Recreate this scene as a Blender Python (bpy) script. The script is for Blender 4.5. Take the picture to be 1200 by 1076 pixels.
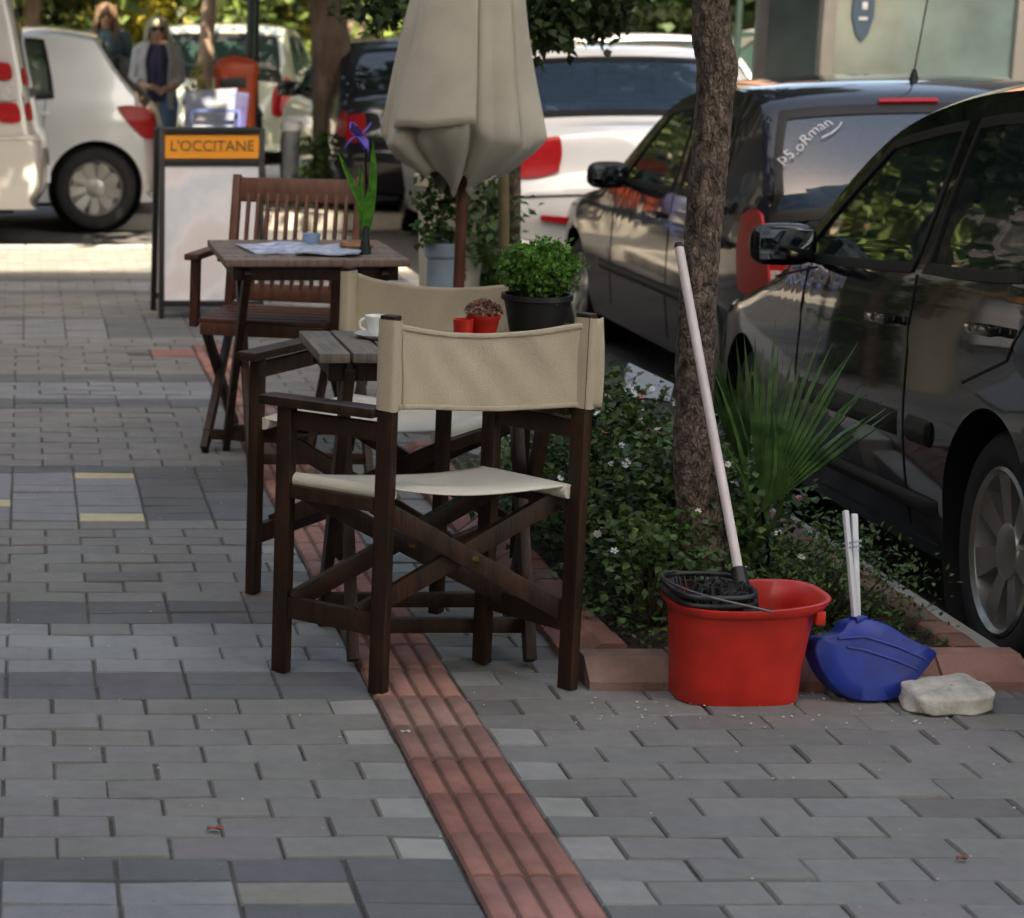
import bpy, bmesh, math, random
from mathutils import Vector, Matrix, noise
random.seed(7)
PI = math.pi
S = bpy.context.scene
C = S.collection
for o in list(bpy.data.objects): bpy.data.objects.remove(o)

# ---------------------------------------------------------------- camera
F_PX, PPX, PPY, CAMH = 2500.0, 30.0, 538.0, 1.43
TH = math.atan(508/F_PX)
cam = bpy.data.cameras.new('camera'); camo = bpy.data.objects.new('camera', cam); C.objects.link(camo)
cam.sensor_width = 36; cam.lens = F_PX/1200*36; cam.shift_x = (600-PPX)/1200
camo.location = (0, 0, CAMH); camo.rotation_euler = (PI/2-TH, 0, 0)
cam.clip_start = .1; cam.clip_end = 2000
cam.dof.use_dof = True; cam.dof.focus_distance = 4.75; cam.dof.aperture_fstop = 6.0
S.camera = camo

# ---------------------------------------------------------------- sky, sun, exposure
SUN_EL, SUN_AZ = math.radians(47), math.radians(0)      # sun stands behind the camera
W = bpy.data.worlds.new('World'); S.world = W; W.use_nodes = True
nt = W.node_tree; bg = nt.nodes['Background']
sky = nt.nodes.new('ShaderNodeTexSky'); sky.sky_type = 'NISHITA'; sky.sun_disc = False
sky.sun_elevation = SUN_EL; sky.sun_rotation = PI; sky.dust_density = 2.0; sky.air_density = 1.0
nt.links.new(sky.outputs[0], bg.inputs[0]); bg.inputs[1].default_value = .15
sl = bpy.data.lights.new('sun', 'SUN'); so = bpy.data.objects.new('sun', sl); C.objects.link(so)
sl.energy = 3.9; sl.angle = math.radians(.5); sl.color = (1, .98, .95)
so.rotation_euler = (PI/2-SUN_EL, 0, 0)                 # light travels towards +Y and down
S.view_settings.view_transform = 'Standard'; S.view_settings.look = 'None'
S.view_settings.gamma = 1; S.view_settings.exposure = 2.38
S.view_settings.use_white_balance = True; S.view_settings.white_balance_temperature = 8850
S.render.engine = 'CYCLES'
S.cycles.max_bounces = 8; S.cycles.use_denoising = True
S.render.resolution_x = 1024; S.render.resolution_y = 918

# ---------------------------------------------------------------- helpers
cT, sT = math.cos(TH), math.sin(TH)
def ray(u, v):
    a, b = (u-PPX)/F_PX, (PPY-v)/F_PX
    return Vector((a, cT+b*sT, -sT+b*cT))
def AY(u, v, Y):                 # the place at distance Y seen in that direction
    d = ray(u, v); return Vector((0, 0, CAMH))+d*(Y/d.y)
def AZ(u, v, z=0.0):             # the place at height z
    d = ray(u, v); return Vector((0, 0, CAMH))+d*((z-CAMH)/d.z)

def tag(o, label=None, cat=None, group=None, kind=None):
    if label: o['label'] = label
    if cat: o['category'] = cat
    if group: o['group'] = group
    if kind: o['kind'] = kind
    return o
def thing(name, label, cat, loc=(0, 0, 0), group=None):
    o = bpy.data.objects.new(name, None); C.objects.link(o); o.location = loc
    o.empty_display_size = .1
    return tag(o, label, cat, group)
def copy_tree(o, parent=None):
    c = o.copy(); C.objects.link(c)
    if parent: c.parent = parent
    for ch in list(o.children): copy_tree(ch, c)
    return c
def wloc(o):
    v = Vector(o.location)
    while o.parent: o = o.parent; v += Vector(o.location)
    return v

class MB:
    def __init__(s): s.v = []; s.f = []
    def add(s, vs, fs):
        n = len(s.v); s.v += [tuple(p) for p in vs]; s.f += [tuple(i+n for i in f) for f in fs]; return s
    def box(s, c, d, rot=None, bev=0):
        c = Vector(c); x, y, z = [k/2 for k in d]
        R = rot if rot is not None else Matrix.Identity(3)
        if bev <= 0:
            vs = [c+R@Vector((i*x, j*y, k*z)) for i in (-1, 1) for j in (-1, 1) for k in (-1, 1)]
            return s.add(vs, [(0, 1, 3, 2), (4, 6, 7, 5), (0, 4, 5, 1), (2, 3, 7, 6), (0, 2, 6, 4), (1, 5, 7, 3)])
        bm = bmesh.new(); bmesh.ops.create_cube(bm, size=1)
        for v in bm.verts: v.co = Vector((v.co.x*2*x, v.co.y*2*y, v.co.z*2*z))
        bmesh.ops.bevel(bm, geom=bm.edges[:], offset=bev, segments=2, affect='EDGES', profile=.6)
        vs = [c+R@v.co for v in bm.verts]; fs = [[v.index for v in f.verts] for f in bm.faces]; bm.free()
        return s.add(vs, fs)
    def bar(s, a, b, w, t, up=(0, 0, 1), bev=.002):
        a = Vector(a); b = Vector(b); x = (b-a); L = x.length; x.normalize()
        u = Vector(up); y = u.cross(x)
        if y.length < 1e-4: y = Vector((1, 0, 0)).cross(x)
        y.normalize(); z = x.cross(y)
        R = Matrix((x, y, z)).transposed()
        return s.box((a+b)/2, (L, w, t), R, bev)
    def tube(s, pts, rad, n=10, cap=True):
        pts = [Vector(p) for p in pts]
        if not isinstance(rad, (list, tuple)): rad = [rad]*len(pts)
        rings = []; prev = None
        for i, p in enumerate(pts):
            t = (pts[min(i+1, len(pts)-1)]-pts[max(i-1, 0)]).normalized()
            if prev is None:
                a = Vector((0, 0, 1)) if abs(t.z) < .9 else Vector((1, 0, 0))
                x = a.cross(t).normalized()
            else:
                x = (prev-t*prev.dot(t)).normalized()
            prev = x; y = t.cross(x)
            rings.append([p+(x*math.cos(2*PI*k/n)+y*math.sin(2*PI*k/n))*rad[i] for k in range(n)])
        vs = [q for r in rings for q in r]; fs = []
        for i in range(len(pts)-1):
            for k in range(n):
                fs.append((i*n+k, i*n+(k+1) % n, (i+1)*n+(k+1) % n, (i+1)*n+k))
        if cap:
            fs.append(tuple(range(n-1, -1, -1))); fs.append(tuple((len(pts)-1)*n+k for k in range(n)))
        return s.add(vs, fs)
    def lathe(s, prof, c=(0, 0, 0), n=32, R=None, sx=1, sy=1, cap=True):
        c = Vector(c); R = R if R is not None else Matrix.Identity(3)
        vs = []; fs = []
        for r, z in prof:
            for k in range(n):
                a = 2*PI*k/n; vs.append(c+R@Vector((r*math.cos(a)*sx, r*math.sin(a)*sy, z)))
        for i in range(len(prof)-1):
            for k in range(n): fs.append((i*n+k, i*n+(k+1) % n, (i+1)*n+(k+1) % n, (i+1)*n+k))
        if cap:
            fs.append(tuple(range(n-1, -1, -1))); fs.append(tuple((len(prof)-1)*n+k for k in range(n)))
        return s.add(vs, fs)
    def grid(s, fn, nu, nv, thick=None):
        P = [[Vector(fn(i/nu, j/nv)) for j in range(nv+1)] for i in range(nu+1)]
        vs = [p for r in P for p in r]; w = nv+1
        fs = [(i*w+j, (i+1)*w+j, (i+1)*w+j+1, i*w+j+1) for i in range(nu) for j in range(nv)]
        if thick:
            N = []
            for i in range(nu+1):
                for j in range(nv+1):
                    du = P[min(i+1, nu)][j]-P[max(i-1, 0)][j]; dv = P[i][min(j+1, nv)]-P[i][max(j-1, 0)]
                    nn = du.cross(dv); N.append(nn.normalized() if nn.length > 1e-9 else Vector((0, 0, 1)))
            m = len(vs); vs2 = [vs[k]-N[k]*thick for k in range(m)]
            fs2 = [tuple(k+m for k in reversed(f)) for f in fs]
            e = []
            for i in range(nu): e.append((i*w, i*w+m, (i+1)*w+m, (i+1)*w)); e.append((i*w+nv, (i+1)*w+nv, (i+1)*w+nv+m, i*w+nv+m))
            for j in range(nv): e.append((j, j+1, j+1+m, j+m)); e.append((nu*w+j, nu*w+j+m, nu*w+j+1+m, nu*w+j+1))
            vs += vs2; fs += fs2+e
        return s.add(vs, fs)
    def ball(s, c, r, n=12, m=8, R=None):
        if not isinstance(r, (list, tuple)): r = (r, r, r)
        c = Vector(c); R = R if R is not None else Matrix.Identity(3); vs = [c+R@Vector((0, 0, r[2]))]
        for i in range(1, m):
            a = PI*i/m
            for k in range(n):
                b = 2*PI*k/n; vs.append(c+R@Vector((r[0]*math.sin(a)*math.cos(b), r[1]*math.sin(a)*math.sin(b), r[2]*math.cos(a))))
        vs.append(c-R@Vector((0, 0, r[2]))); L = len(vs)-1; fs = []
        for k in range(n):
            fs.append((0, 1+k, 1+(k+1) % n)); fs.append((L, 1+(m-2)*n+(k+1) % n, 1+(m-2)*n+k))
        for i in range(m-2):
            for k in range(n): a0 = 1+i*n; fs.append((a0+k, a0+n+k, a0+n+(k+1) % n, a0+(k+1) % n))
        return s.add(vs, fs)
    def build(s, name, mat, parent=None, smooth=False, origin=None, colors=None, fix=True):
        off = wloc(parent) if parent else Vector(origin or (0, 0, 0))
        me = bpy.data.meshes.new(name)
        me.from_pydata([tuple(Vector(p)-off) for p in s.v], [], s.f)
        if colors is not None:      # one colour per face
            at = me.color_attributes.new('Tint', 'FLOAT_COLOR', 'CORNER'); k = 0; buf = []
            for f, c in zip(s.f, colors): buf += [c[0], c[1], c[2], 1]*len(f)
            at.data.foreach_set('color', buf)
        me.materials.append(mat)
        if fix:
            bm = bmesh.new(); bm.from_mesh(me); bmesh.ops.recalc_face_normals(bm, faces=bm.faces[:]); bm.to_mesh(me); bm.free()
        me.polygons.foreach_set('use_smooth', [True]*len(me.polygons))
        if not smooth or smooth != 'all':
            ang = 30 if not smooth else smooth if isinstance(smooth, (int, float)) and smooth > 1 else 45
            me.set_sharp_from_angle(angle=math.radians(ang))
        me.update()
        o = bpy.data.objects.new(name, me); C.objects.link(o)
        if parent: o.parent = parent
        else: o.location = off
        return o

def newmat(name):
    m = bpy.data.materials.new(name); m.use_nodes = True
    nt = m.node_tree; return m, nt, nt.nodes['Principled BSDF']
def mat(name, col, rough=.6, metal=0, cracks=0, var=.15, scale=8, bump=0, bscale=60, coat=0, spec=.5, tint=None, stretch=None, detail=5, col2=None, trans=0, emit=None, sheen=0, rvar=0):
    """procedural material: base colour with noise variation, bump, optional second colour."""
    m, nt, b = newmat(name); N = nt.nodes; L = nt.links
    b.inputs['Roughness'].default_value = rough; b.inputs['Metallic'].default_value = metal
    b.inputs['Coat Weight'].default_value = coat; b.inputs['Coat Roughness'].default_value = .04
    b.inputs['Specular IOR Level'].default_value = spec
    b.inputs['Sheen Weight'].default_value = sheen
    tc = N.new('ShaderNodeTexCoord'); mp = N.new('ShaderNodeMapping'); L.new(tc.outputs['Object'], mp.inputs[0])
    if stretch: mp.inputs['Scale'].default_value = stretch
    n1 = N.new('ShaderNodeTexNoise'); n1.inputs['Scale'].default_value = scale; n1.inputs['Detail'].default_value = detail
    L.new(mp.outputs[0], n1.inputs[0])
    cr = N.new('ShaderNodeValToRGB'); cr.color_ramp.elements[0].position = .3; cr.color_ramp.elements[1].position = .7
    c2 = col2 or tuple(min(1, c*(1+var)) for c in col); c1 = col if col2 else tuple(c*(1-var) for c in col)
    cr.color_ramp.elements[0].color = (*c1, 1); cr.color_ramp.elements[1].color = (*c2, 1)
    L.new(n1.outputs[0], cr.inputs[0]); out = cr.outputs[0]
    if tint:
        at = N.new('ShaderNodeAttribute'); at.attribute_name = 'Tint'
        mx = N.new('ShaderNodeMix'); mx.data_type = 'RGBA'; mx.blend_type = 'MULTIPLY'; mx.inputs[0].default_value = 1
        L.new(out, mx.inputs[6]); L.new(at.outputs[0], mx.inputs[7]); out = mx.outputs[2]
    L.new(out, b.inputs['Base Color'])
    if rvar:
        mr = N.new('ShaderNodeMapRange'); mr.inputs[3].default_value = max(0, rough-rvar); mr.inputs[4].default_value = min(1, rough+rvar)
        n3 = N.new('ShaderNodeTexNoise'); n3.inputs['Scale'].default_value = scale*.6; n3.inputs['Detail'].default_value = 6
        L.new(mp.outputs[0], n3.inputs[0]); L.new(n3.outputs[0], mr.inputs[0]); L.new(mr.outputs[0], b.inputs['Roughness'])
    if bump:
        n2 = N.new('ShaderNodeTexNoise'); n2.inputs['Scale'].default_value = bscale; n2.inputs['Detail'].default_value = 6
        L.new(mp.outputs[0], n2.inputs[0])
        bp = N.new('ShaderNodeBump'); bp.inputs['Strength'].default_value = 1; bp.inputs['Distance'].default_value = bump
        L.new(n2.outputs[0], bp.inputs['Height']); L.new(bp.outputs[0], b.inputs['Normal'])
    if cracks:
        mp2 = N.new('ShaderNodeMapping'); mp2.inputs['Scale'].default_value = (1, 1, .38); L.new(tc.outputs['Object'], mp2.inputs[0])
        nd = N.new('ShaderNodeTexNoise'); nd.inputs['Scale'].default_value = 30; L.new(tc.outputs['Object'], nd.inputs[0])
        va = N.new('ShaderNodeVectorMath'); va.operation = 'MULTIPLY_ADD'; va.inputs[1].default_value = (.03, .03, .03); L.new(nd.outputs[1], va.inputs[0]); L.new(mp2.outputs[0], va.inputs[2])
        vo = N.new('ShaderNodeTexVoronoi'); vo.feature = 'DISTANCE_TO_EDGE'; vo.inputs['Scale'].default_value = cracks; L.new(va.outputs[0], vo.inputs[0])
        mr = N.new('ShaderNodeMapRange'); mr.inputs[1].default_value = 0; mr.inputs[2].default_value = .22; L.new(vo.outputs[0], mr.inputs[0])
        b3 = N.new('ShaderNodeBump'); b3.inputs['Distance'].default_value = .0035; L.new(mr.outputs[0], b3.inputs['Height'])
        if b.inputs['Normal'].links: L.new(b.inputs['Normal'].links[0].from_socket, b3.inputs['Normal'])
        L.new(b3.outputs[0], b.inputs['Normal'])
        m3 = N.new('ShaderNodeMix'); m3.data_type = 'RGBA'; m3.blend_type = 'MULTIPLY'; m3.inputs[0].default_value = 1
        r3 = N.new('ShaderNodeMapRange'); r3.inputs[1].default_value = 0; r3.inputs[2].default_value = .12; r3.inputs[3].default_value = .6; r3.inputs[4].default_value = 1; L.new(vo.outputs[0], r3.inputs[0])
        L.new(out, m3.inputs[6]); L.new(r3.outputs[0], m3.inputs[7]); L.new(m3.outputs[2], b.inputs['Base Color'])
    if trans:
        b.inputs['Transmission Weight'].default_value = trans
    return m
def leafmat(name, c1, c2, rough=.55, trans=.25, scale=25):
    m, nt, b = newmat(name); N = nt.nodes; L = nt.links
    at = N.new('ShaderNodeAttribute'); at.attribute_name = 'Tint'
    tc = N.new('ShaderNodeTexCoord'); n1 = N.new('ShaderNodeTexNoise'); n1.inputs['Scale'].default_value = scale
    L.new(tc.outputs['Object'], n1.inputs[0])
    cr = N.new('ShaderNodeValToRGB'); cr.color_ramp.elements[0].position = .35; cr.color_ramp.elements[1].position = .68
    cr.color_ramp.elements[0].color = (*c1, 1); cr.color_ramp.elements[1].color = (*c2, 1)
    L.new(n1.outputs[0], cr.inputs[0])
    mx = N.new('ShaderNodeMix'); mx.data_type = 'RGBA'; mx.blend_type = 'MULTIPLY'; mx.inputs[0].default_value = 1
    L.new(cr.outputs[0], mx.inputs[6]); L.new(at.outputs[0], mx.inputs[7])
    L.new(mx.outputs[2], b.inputs['Base Color']); b.inputs['Roughness'].default_value = rough
    tr = N.new('ShaderNodeBsdfTranslucent'); L.new(mx.outputs[2], tr.inputs[0])
    ms = N.new('ShaderNodeMixShader'); ms.inputs[0].default_value = trans
    L.new(b.outputs[0], ms.inputs[1]); L.new(tr.outputs[0], ms.inputs[2])
    L.new(ms.outputs[0], N['Material Output'].inputs[0])
    return m
def clothmat(name, col, rough=.9, weave=900, dirt=.12):
    m, nt, b = newmat(name); N = nt.nodes; L = nt.links
    tc = N.new('ShaderNodeTexCoord')
    n1 = N.new('ShaderNodeTexNoise'); n1.inputs['Scale'].default_value = 5; n1.inputs['Detail'].default_value = 7
    L.new(tc.outputs['Object'], n1.inputs[0])
    cr = N.new('ShaderNodeValToRGB'); cr.color_ramp.elements[0].position = .3; cr.color_ramp.elements[1].position = .7
    cr.color_ramp.elements[0].color = tuple(c*(1-dirt) for c in col)+(1,); cr.color_ramp.elements[1].color = (*[min(1, c*(1+dirt)) for c in col], 1)
    L.new(n1.outputs[0], cr.inputs[0])
    n2 = N.new('ShaderNodeTexNoise'); n2.inputs['Scale'].default_value = 420; n2.inputs['Detail'].default_value = 2
    mp = N.new('ShaderNodeMapping'); mp.inputs['Scale'].default_value = (1, 1, .8); L.new(tc.outputs['Object'], mp.inputs[0]); L.new(mp.outputs[0], n2.inputs[0])
    mx = N.new('ShaderNodeMix'); mx.data_type = 'RGBA'; mx.blend_type = 'OVERLAY'; mx.inputs[0].default_value = .16
    L.new(cr.outputs[0], mx.inputs[6]); L.new(n2.outputs[0], mx.inputs[7]); L.new(mx.outputs[2], b.inputs['Base Color'])
    bp = N.new('ShaderNodeBump'); bp.inputs['Distance'].default_value = .0012
    L.new(n2.outputs[0], bp.inputs['Height'])
    n3 = N.new('ShaderNodeTexNoise'); n3.inputs['Scale'].default_value = 7; L.new(tc.outputs['Object'], n3.inputs[0])
    bp2 = N.new('ShaderNodeBump'); bp2.inputs['Distance'].default_value = .003; L.new(n3.outputs[0], bp2.inputs['Height'])
    L.new(bp.outputs[0], bp2.inputs['Normal']); L.new(bp2.outputs[0], b.inputs['Normal'])
    b.inputs['Roughness'].default_value = rough; b.inputs['Sheen Weight'].default_value = .15
    return m

M = dict(
 awning_cloth=clothmat('awning_cloth', (.55, .50, .42)),
 stone=mat('paving', (1, 1, 1), .82, var=.14, scale=26, bump=.0022, bscale=210, tint=True, detail=8, rvar=.1),
 sand=mat('joint_sand', (.075, .07, .06), .95, var=.4, scale=60, bump=.003, bscale=300),
 terracotta=mat('tactile', (1, 1, 1), .8, var=.2, scale=22, bump=.002, bscale=180, tint=True, detail=8),
 asphalt=mat('asphalt', (.07, .07, .072), .9, var=.25, scale=3, bump=.004, bscale=200),
 concrete=mat('concrete', (.33, .31, .28), .85, var=.18, scale=6, bump=.002, bscale=120),
 soil=mat('soil', (.035, .025, .018), .95, var=.5, scale=30, bump=.02, bscale=60),
 wood=mat('dark_wood', (.030, .013, .0065), .5, spec=.3, var=.5, scale=14, bump=.0015, bscale=60, stretch=(3, 3, .5), rvar=.12),
 wood_red=mat('red_wood', (.10, .033, .016), .5, var=.4, scale=14, bump=.001, bscale=60, stretch=(3, 3, .5), rvar=.1),
 wood_top=mat('table_wood', (.17, .115, .085), .55, var=.35, scale=9, bump=.001, bscale=50, stretch=(8, 1, 1), rvar=.1),
 wood_grey=mat('weathered_slats', (.13, .105, .08), .6, var=.35, scale=9, bump=.001, bscale=50, stretch=(8, 1, 1)),
 canvas=clothmat('canvas', (.44, .37, .27)),
 canvas_seat=clothmat('seat_canvas', (.60, .56, .47)),
 parasol=clothmat('parasol', (.40, .36, .285)),
 steel=mat('steel', (.45, .45, .44), .35, metal=1, var=.2, scale=20),
 brass=mat('brass', (.5, .33, .12), .3, metal=1),
 black=mat('black_plastic', (.012, .012, .013), .5, var=.3),
 rubber=mat('rubber', (.014, .014, .014), .8, var=.3, scale=20),
 red=mat('red_plastic', (.50, .020, .011), .40, var=.22, scale=14, bump=.0006, bscale=40, rvar=.16, detail=9),
 blue=mat('blue_plastic', (.006, .030, .26), .42, var=.28, scale=22, rvar=.16, detail=9),
 white=mat('white_plastic', (.62, .63, .66), .45, var=.08, scale=12),
 pink=mat('mop_handle', (.62, .54, .53), .5, var=.1, scale=10),
 bark=mat('bark', (.045, .026, .018), .95, col2=(.30, .22, .17), scale=48, bump=.03, bscale=70, stretch=(1, 1, .7), detail=12, cracks=75),
 bark2=mat('far_bark', (.09, .055, .04), .9, col2=(.22, .16, .12), scale=10, bump=.02, bscale=14, stretch=(1, 1, .4)),
 leaf=leafmat('shrub_leaf', (.028, .065, .016), (.09, .19, .045)),
 basil=leafmat('basil_leaf', (.05, .16, .02), (.13, .34, .05), trans=.35, scale=40),
 palm=leafmat('palm_leaf', (.035, .09, .025), (.10, .20, .06), rough=.4),
 dleaf=leafmat('tree_leaf', (.015, .035, .012), (.05, .10, .03)),
 yleaf=leafmat('sunny_leaf', (.16, .19, .03), (.44, .42, .07), trans=.4, scale=2),
 gleaf=leafmat('background_leaf', (.03, .06, .015), (.10, .16, .04), trans=.3, scale=2),
 petal=mat('white_petal', (.75, .72, .70), .6, var=.1), petal_pink=mat('pink_petal', (.65, .22, .28), .6, var=.2, scale=40),
 purple=mat('purple_petal', (.12, .07, .38), .6, var=.4, scale=40),
 glass=mat('car_glass', (.018, .036, .032), .03, var=.2, scale=2, spec=.5),
 glass_blue=mat('rear_glass', (.045, .085, .14), .06, var=.3, scale=3, spec=.6),
 tail=mat('red_lens', (.33, .008, .012), .3, var=.2, scale=40, spec=.25),
 lens=mat('clear_lens', (.45, .43, .42), .12, var=.15, scale=30, coat=1),
 alloy=mat('alloy', (.42, .41, .39), .32, metal=.85, var=.1),
 orange=mat('orange_plastic', (.42, .06, .018), .5, var=.12, scale=5),
 sign_orange=mat('sign_orange', (.72, .27, .02), .45, var=.08),
 sign_text=mat('sign_lettering', (.14, .08, .03), .6),
 darkgreen=mat('dark_green_paint', (.010, .025, .022), .45, var=.2),
 ceramic=mat('ceramic', (.72, .72, .70), .2, var=.04, coat=.5),
 bread=mat('brown_bowl', (.30, .13, .055), .6, var=.3, scale=20),
 paper=mat('paper', (.42, .47, .58), .7, var=.35, scale=14),
 skin=mat('skin', (.50, .27, .18), .5, var=.08), skin2=mat('figure_skin', (.42, .22, .14), .5, var=.08),  # the second is the skin tone of both figures
)

def weathered(m, lo=.74, hi=1.12, scale=1.6):
    """large soft stains and small pale specks multiplied into the paving colour"""
    nt = m.node_tree; N = nt.nodes; L = nt.links; b = N['Principled BSDF']; src = b.inputs['Base Color'].links[0].from_socket
    tc = N.new('ShaderNodeTexCoord'); n = N.new('ShaderNodeTexNoise'); n.inputs['Scale'].default_value = scale; n.inputs['Detail'].default_value = 9; n.inputs['Roughness'].default_value = .7
    L.new(tc.outputs['Object'], n.inputs[0]); mr = N.new('ShaderNodeMapRange'); mr.inputs[1].default_value = .3; mr.inputs[2].default_value = .7; mr.inputs[3].default_value = lo; mr.inputs[4].default_value = hi
    L.new(n.outputs[0], mr.inputs[0]); mx = N.new('ShaderNodeMix'); mx.data_type = 'RGBA'; mx.blend_type = 'MULTIPLY'; mx.inputs[0].default_value = 1
    L.new(src, mx.inputs[6]); L.new(mr.outputs[0], mx.inputs[7])
    v = N.new('ShaderNodeTexVoronoi'); v.inputs['Scale'].default_value = 13; L.new(tc.outputs['Object'], v.inputs[0])
    r2 = N.new('ShaderNodeMapRange'); r2.inputs[1].default_value = .045; r2.inputs[2].default_value = .10; r2.inputs[3].default_value = .5; r2.inputs[4].default_value = 0; L.new(v.outputs['Distance'], r2.inputs[0])
    n2 = N.new('ShaderNodeTexNoise'); n2.inputs['Scale'].default_value = 5; L.new(tc.outputs['Object'], n2.inputs[0])
    r3 = N.new('ShaderNodeMapRange'); r3.inputs[1].default_value = .56; r3.inputs[2].default_value = .62; L.new(n2.outputs[0], r3.inputs[0])
    mm = N.new('ShaderNodeMath'); mm.operation = 'MULTIPLY'; L.new(r2.outputs[0], mm.inputs[0]); L.new(r3.outputs[0], mm.inputs[1])
    m2 = N.new('ShaderNodeMix'); m2.data_type = 'RGBA'; L.new(mm.outputs[0], m2.inputs[0]); L.new(mx.outputs[2], m2.inputs[6]); m2.inputs[7].default_value = (.10, .095, .09, 1)
    L.new(m2.outputs[2], b.inputs['Base Color'])
weathered(M['stone']); weathered(M['terracotta'], .62, 1.2, 4)
# ================================================================ the setting
def jit(c, a=.08, h=.015):
    k = 1+random.uniform(-a, a); return tuple(max(.01, x*k+random.uniform(-h, h)*.3) for x in c)
WARM, DARK, BLUE, LITE, YEL = (.200, .196, .184), (.122, .125, .128), (.225, .231, .238), (.285, .28, .26), (.50, .43, .27)
KERBX = 2.19
rows = []                                             # (y0, kind)
PAT = ['W']*9+['D']*2+['B']*4+['D']*2+['W']*9+['S']*7+['D']+['W']*11+['D']*2+['B']*4+['D']*2+['W']*11+['S']*6+['D']+['W']*9+['D']*2+['B']*4+['D']*2+['W']*30
Y0 = 3.53
def rowkind(i):
    if i >= 0: return PAT[i] if i < len(PAT) else 'W'
    j = -i
    if j == 1: return 'D'
    if j <= 8: return 'S'
    return 'W'
YTOP = 14.1
mb = MB(); cols = []
def brick(x0, x1, y0, y1, c):
    g = .0016; x0 += g+random.uniform(0, .002); x1 -= g+random.uniform(0, .002); y0 += .0007+random.uniform(0, .0016); y1 -= .0007+random.uniform(0, .0016)
    b = .0035; z = random.uniform(-.0022, .0022); tx = random.uniform(-.0020, .0020); ty = random.uniform(-.0012, .0012)
    z -= .002
    v = [(x0, y0, -.03), (x1, y0, -.03), (x1, y1, -.03), (x0, y1, -.03),
         (x0, y0, z-.004), (x1, y0, z-.004), (x1, y1, z-.004), (x0, y1, z-.004),
         (x0+b, y0+.0022, z-tx-ty), (x1-b, y0+.0022, z+tx-ty), (x1-b, y1-.0022, z+tx+ty), (x0+b, y1-.0022, z-tx+ty)]
    mb.add(v, [(0, 1, 5, 4), (1, 2, 6, 5), (2, 3, 7, 6), (3, 0, 4, 7), (4, 5, 9, 8), (5, 6, 10, 9), (6, 7, 11, 10), (7, 4, 8, 11), (8, 9, 10, 11)])
    cols.extend([c]*9)
SX0, SX1 = .756, .956
def inplanter(x, y): return (1.245 < x < KERBX and 4.50 < y < 7.0)
i0 = int((Y0-1.6)/.1)
for i in range(-i0, int((YTOP-Y0)/.1)):
    y = Y0+i*.1; k = rowkind(i)
    for side in (0, 1):
        kk = k if side == 0 else ('W' if i > -3 else ('D' if k == 'D' else 'W'))
        if y > 9.6: kk = k
        off = 0 if (kk in 'DS') else (0 if i % 2 else .1)
        if y > 9.6 and side == 1: continue
        if side == 0:
            xs = []; x = SX0 if y <= 9.6 else KERBX
            edge = x; x2 = x-off if off else x
            xs = [(x2, edge)] if off else []
            while x2 > -3.2: xs.append((x2-.2, x2)); x2 -= .2
        else:
            x2 = SX1+off; xs = [(SX1, x2)] if off else []
            while x2 < KERBX: xs.append((x2, min(x2+.2, KERBX))); x2 += .2
        for n, (a, b) in enumerate(xs):
            if b-a < .03: continue
            m = (a+b)/2
            if inplanter(m, y+.05):
                if a < 1.245: b = 1.245
                elif b > KERBX+.001: pass
                else: continue
                if b-a < .03: continue
            if 9.3 < y+.01 < 9.5 and .5 < m < SX0: continue
            base = {'W': WARM, 'D': DARK, 'B': BLUE, 'S': BLUE}[kk]
            if kk == 'W' and n == 0 and off and y < 7: base = LITE
            if kk == 'W' and random.random() < .06: base = tuple(q*.8 for q in WARM)
            if kk == 'B' and random.random() < .12: base = (.20, .205, .20)
            if kk == 'S' and m > .45 and side == 0: base = DARK
            if kk == 'S' and i in (26, 32, 28):
                if i == 26 and .20 < m < .40: base = YEL
                if i == 32 and .20 < m < .42: base = YEL
                if i == 28 and m < .05: base = YEL if m > -.2 else DARK
            if kk == 'S' and i < 0 and .36 < m < .5 and i == -2: base = (.21, .20, .18)
            brick(a, b, y, y+.1, jit(base))
PAVE_V, PAVE_F = mb.v, mb.f
o = mb.build('pavement', M['stone'], colors=cols, fix=False); tag(o, kind='structure')
# sand bed under the paving, asphalt sheets
b = MB(); b.grid(lambda s, t: (-3.2+s*(KERBX+3.2), 1.2+t*(YTOP-1.2), -.0085+.001*math.sin(s*90)), 2, 2)
tag(b.build('pavement_bed', M['sand']), kind='structure')
b = MB(); b.box((( -3.2+KERBX)/2, -3.9, -.065), (KERBX+3.2, 10.2, .115)); tag(b.build('near_pavement', M['concrete']), kind='structure')
def roadz(x, y):
    d = .0
    if x > 2.3:
        d = .19*max(0, min(1, (y-4.9)/2.3))*max(0, min(1, (13.2-y)/1.5))
    return -.125-d*min(1, (x-2.3)/.15) if x > 2.3 else -.125
b = MB()
xs = [-80, -30, -8, -3.2, 0, 2.0, 2.3, 2.45, 3.2, 4, 5, 6.5, 8, 12, 30, 80]; ys = [-40, -10, 0, 3, 4.9, 5.5, 6, 6.6, 7.2, 8, 9, 10, 11, 11.7, 12.3, 12.8, 13.2, 14, 16, 20, 40, 90, 160]
vs = [(x, y, roadz(x, y)) for x in xs for y in ys]; w = len(ys)
b.add(vs, [(i*w+j, (i+1)*w+j, (i+1)*w+j+1, i*w+j+1) for i in range(len(xs)-1) for j in range(w-1)])
tag(b.build('road', M['asphalt'], smooth='all'), kind='structure')
# kerb stones along the road and the corner
kb = MB(); kc = []
y = 1.6
while y < 14.1:
    if not (4.5 < y < 7.0):
        kb.box((KERBX+.06, y+.2, -.17), (.12, .395, .335), bev=.012)
    y += .4
x = -3.2
while x < 2.2:
    kb.box((x+.2, 14.16, -.065), (.395, .12, .13), bev=.01); x += .4
tag(kb.build('kerb', M['concrete'], smooth=True), kind='structure')

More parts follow.
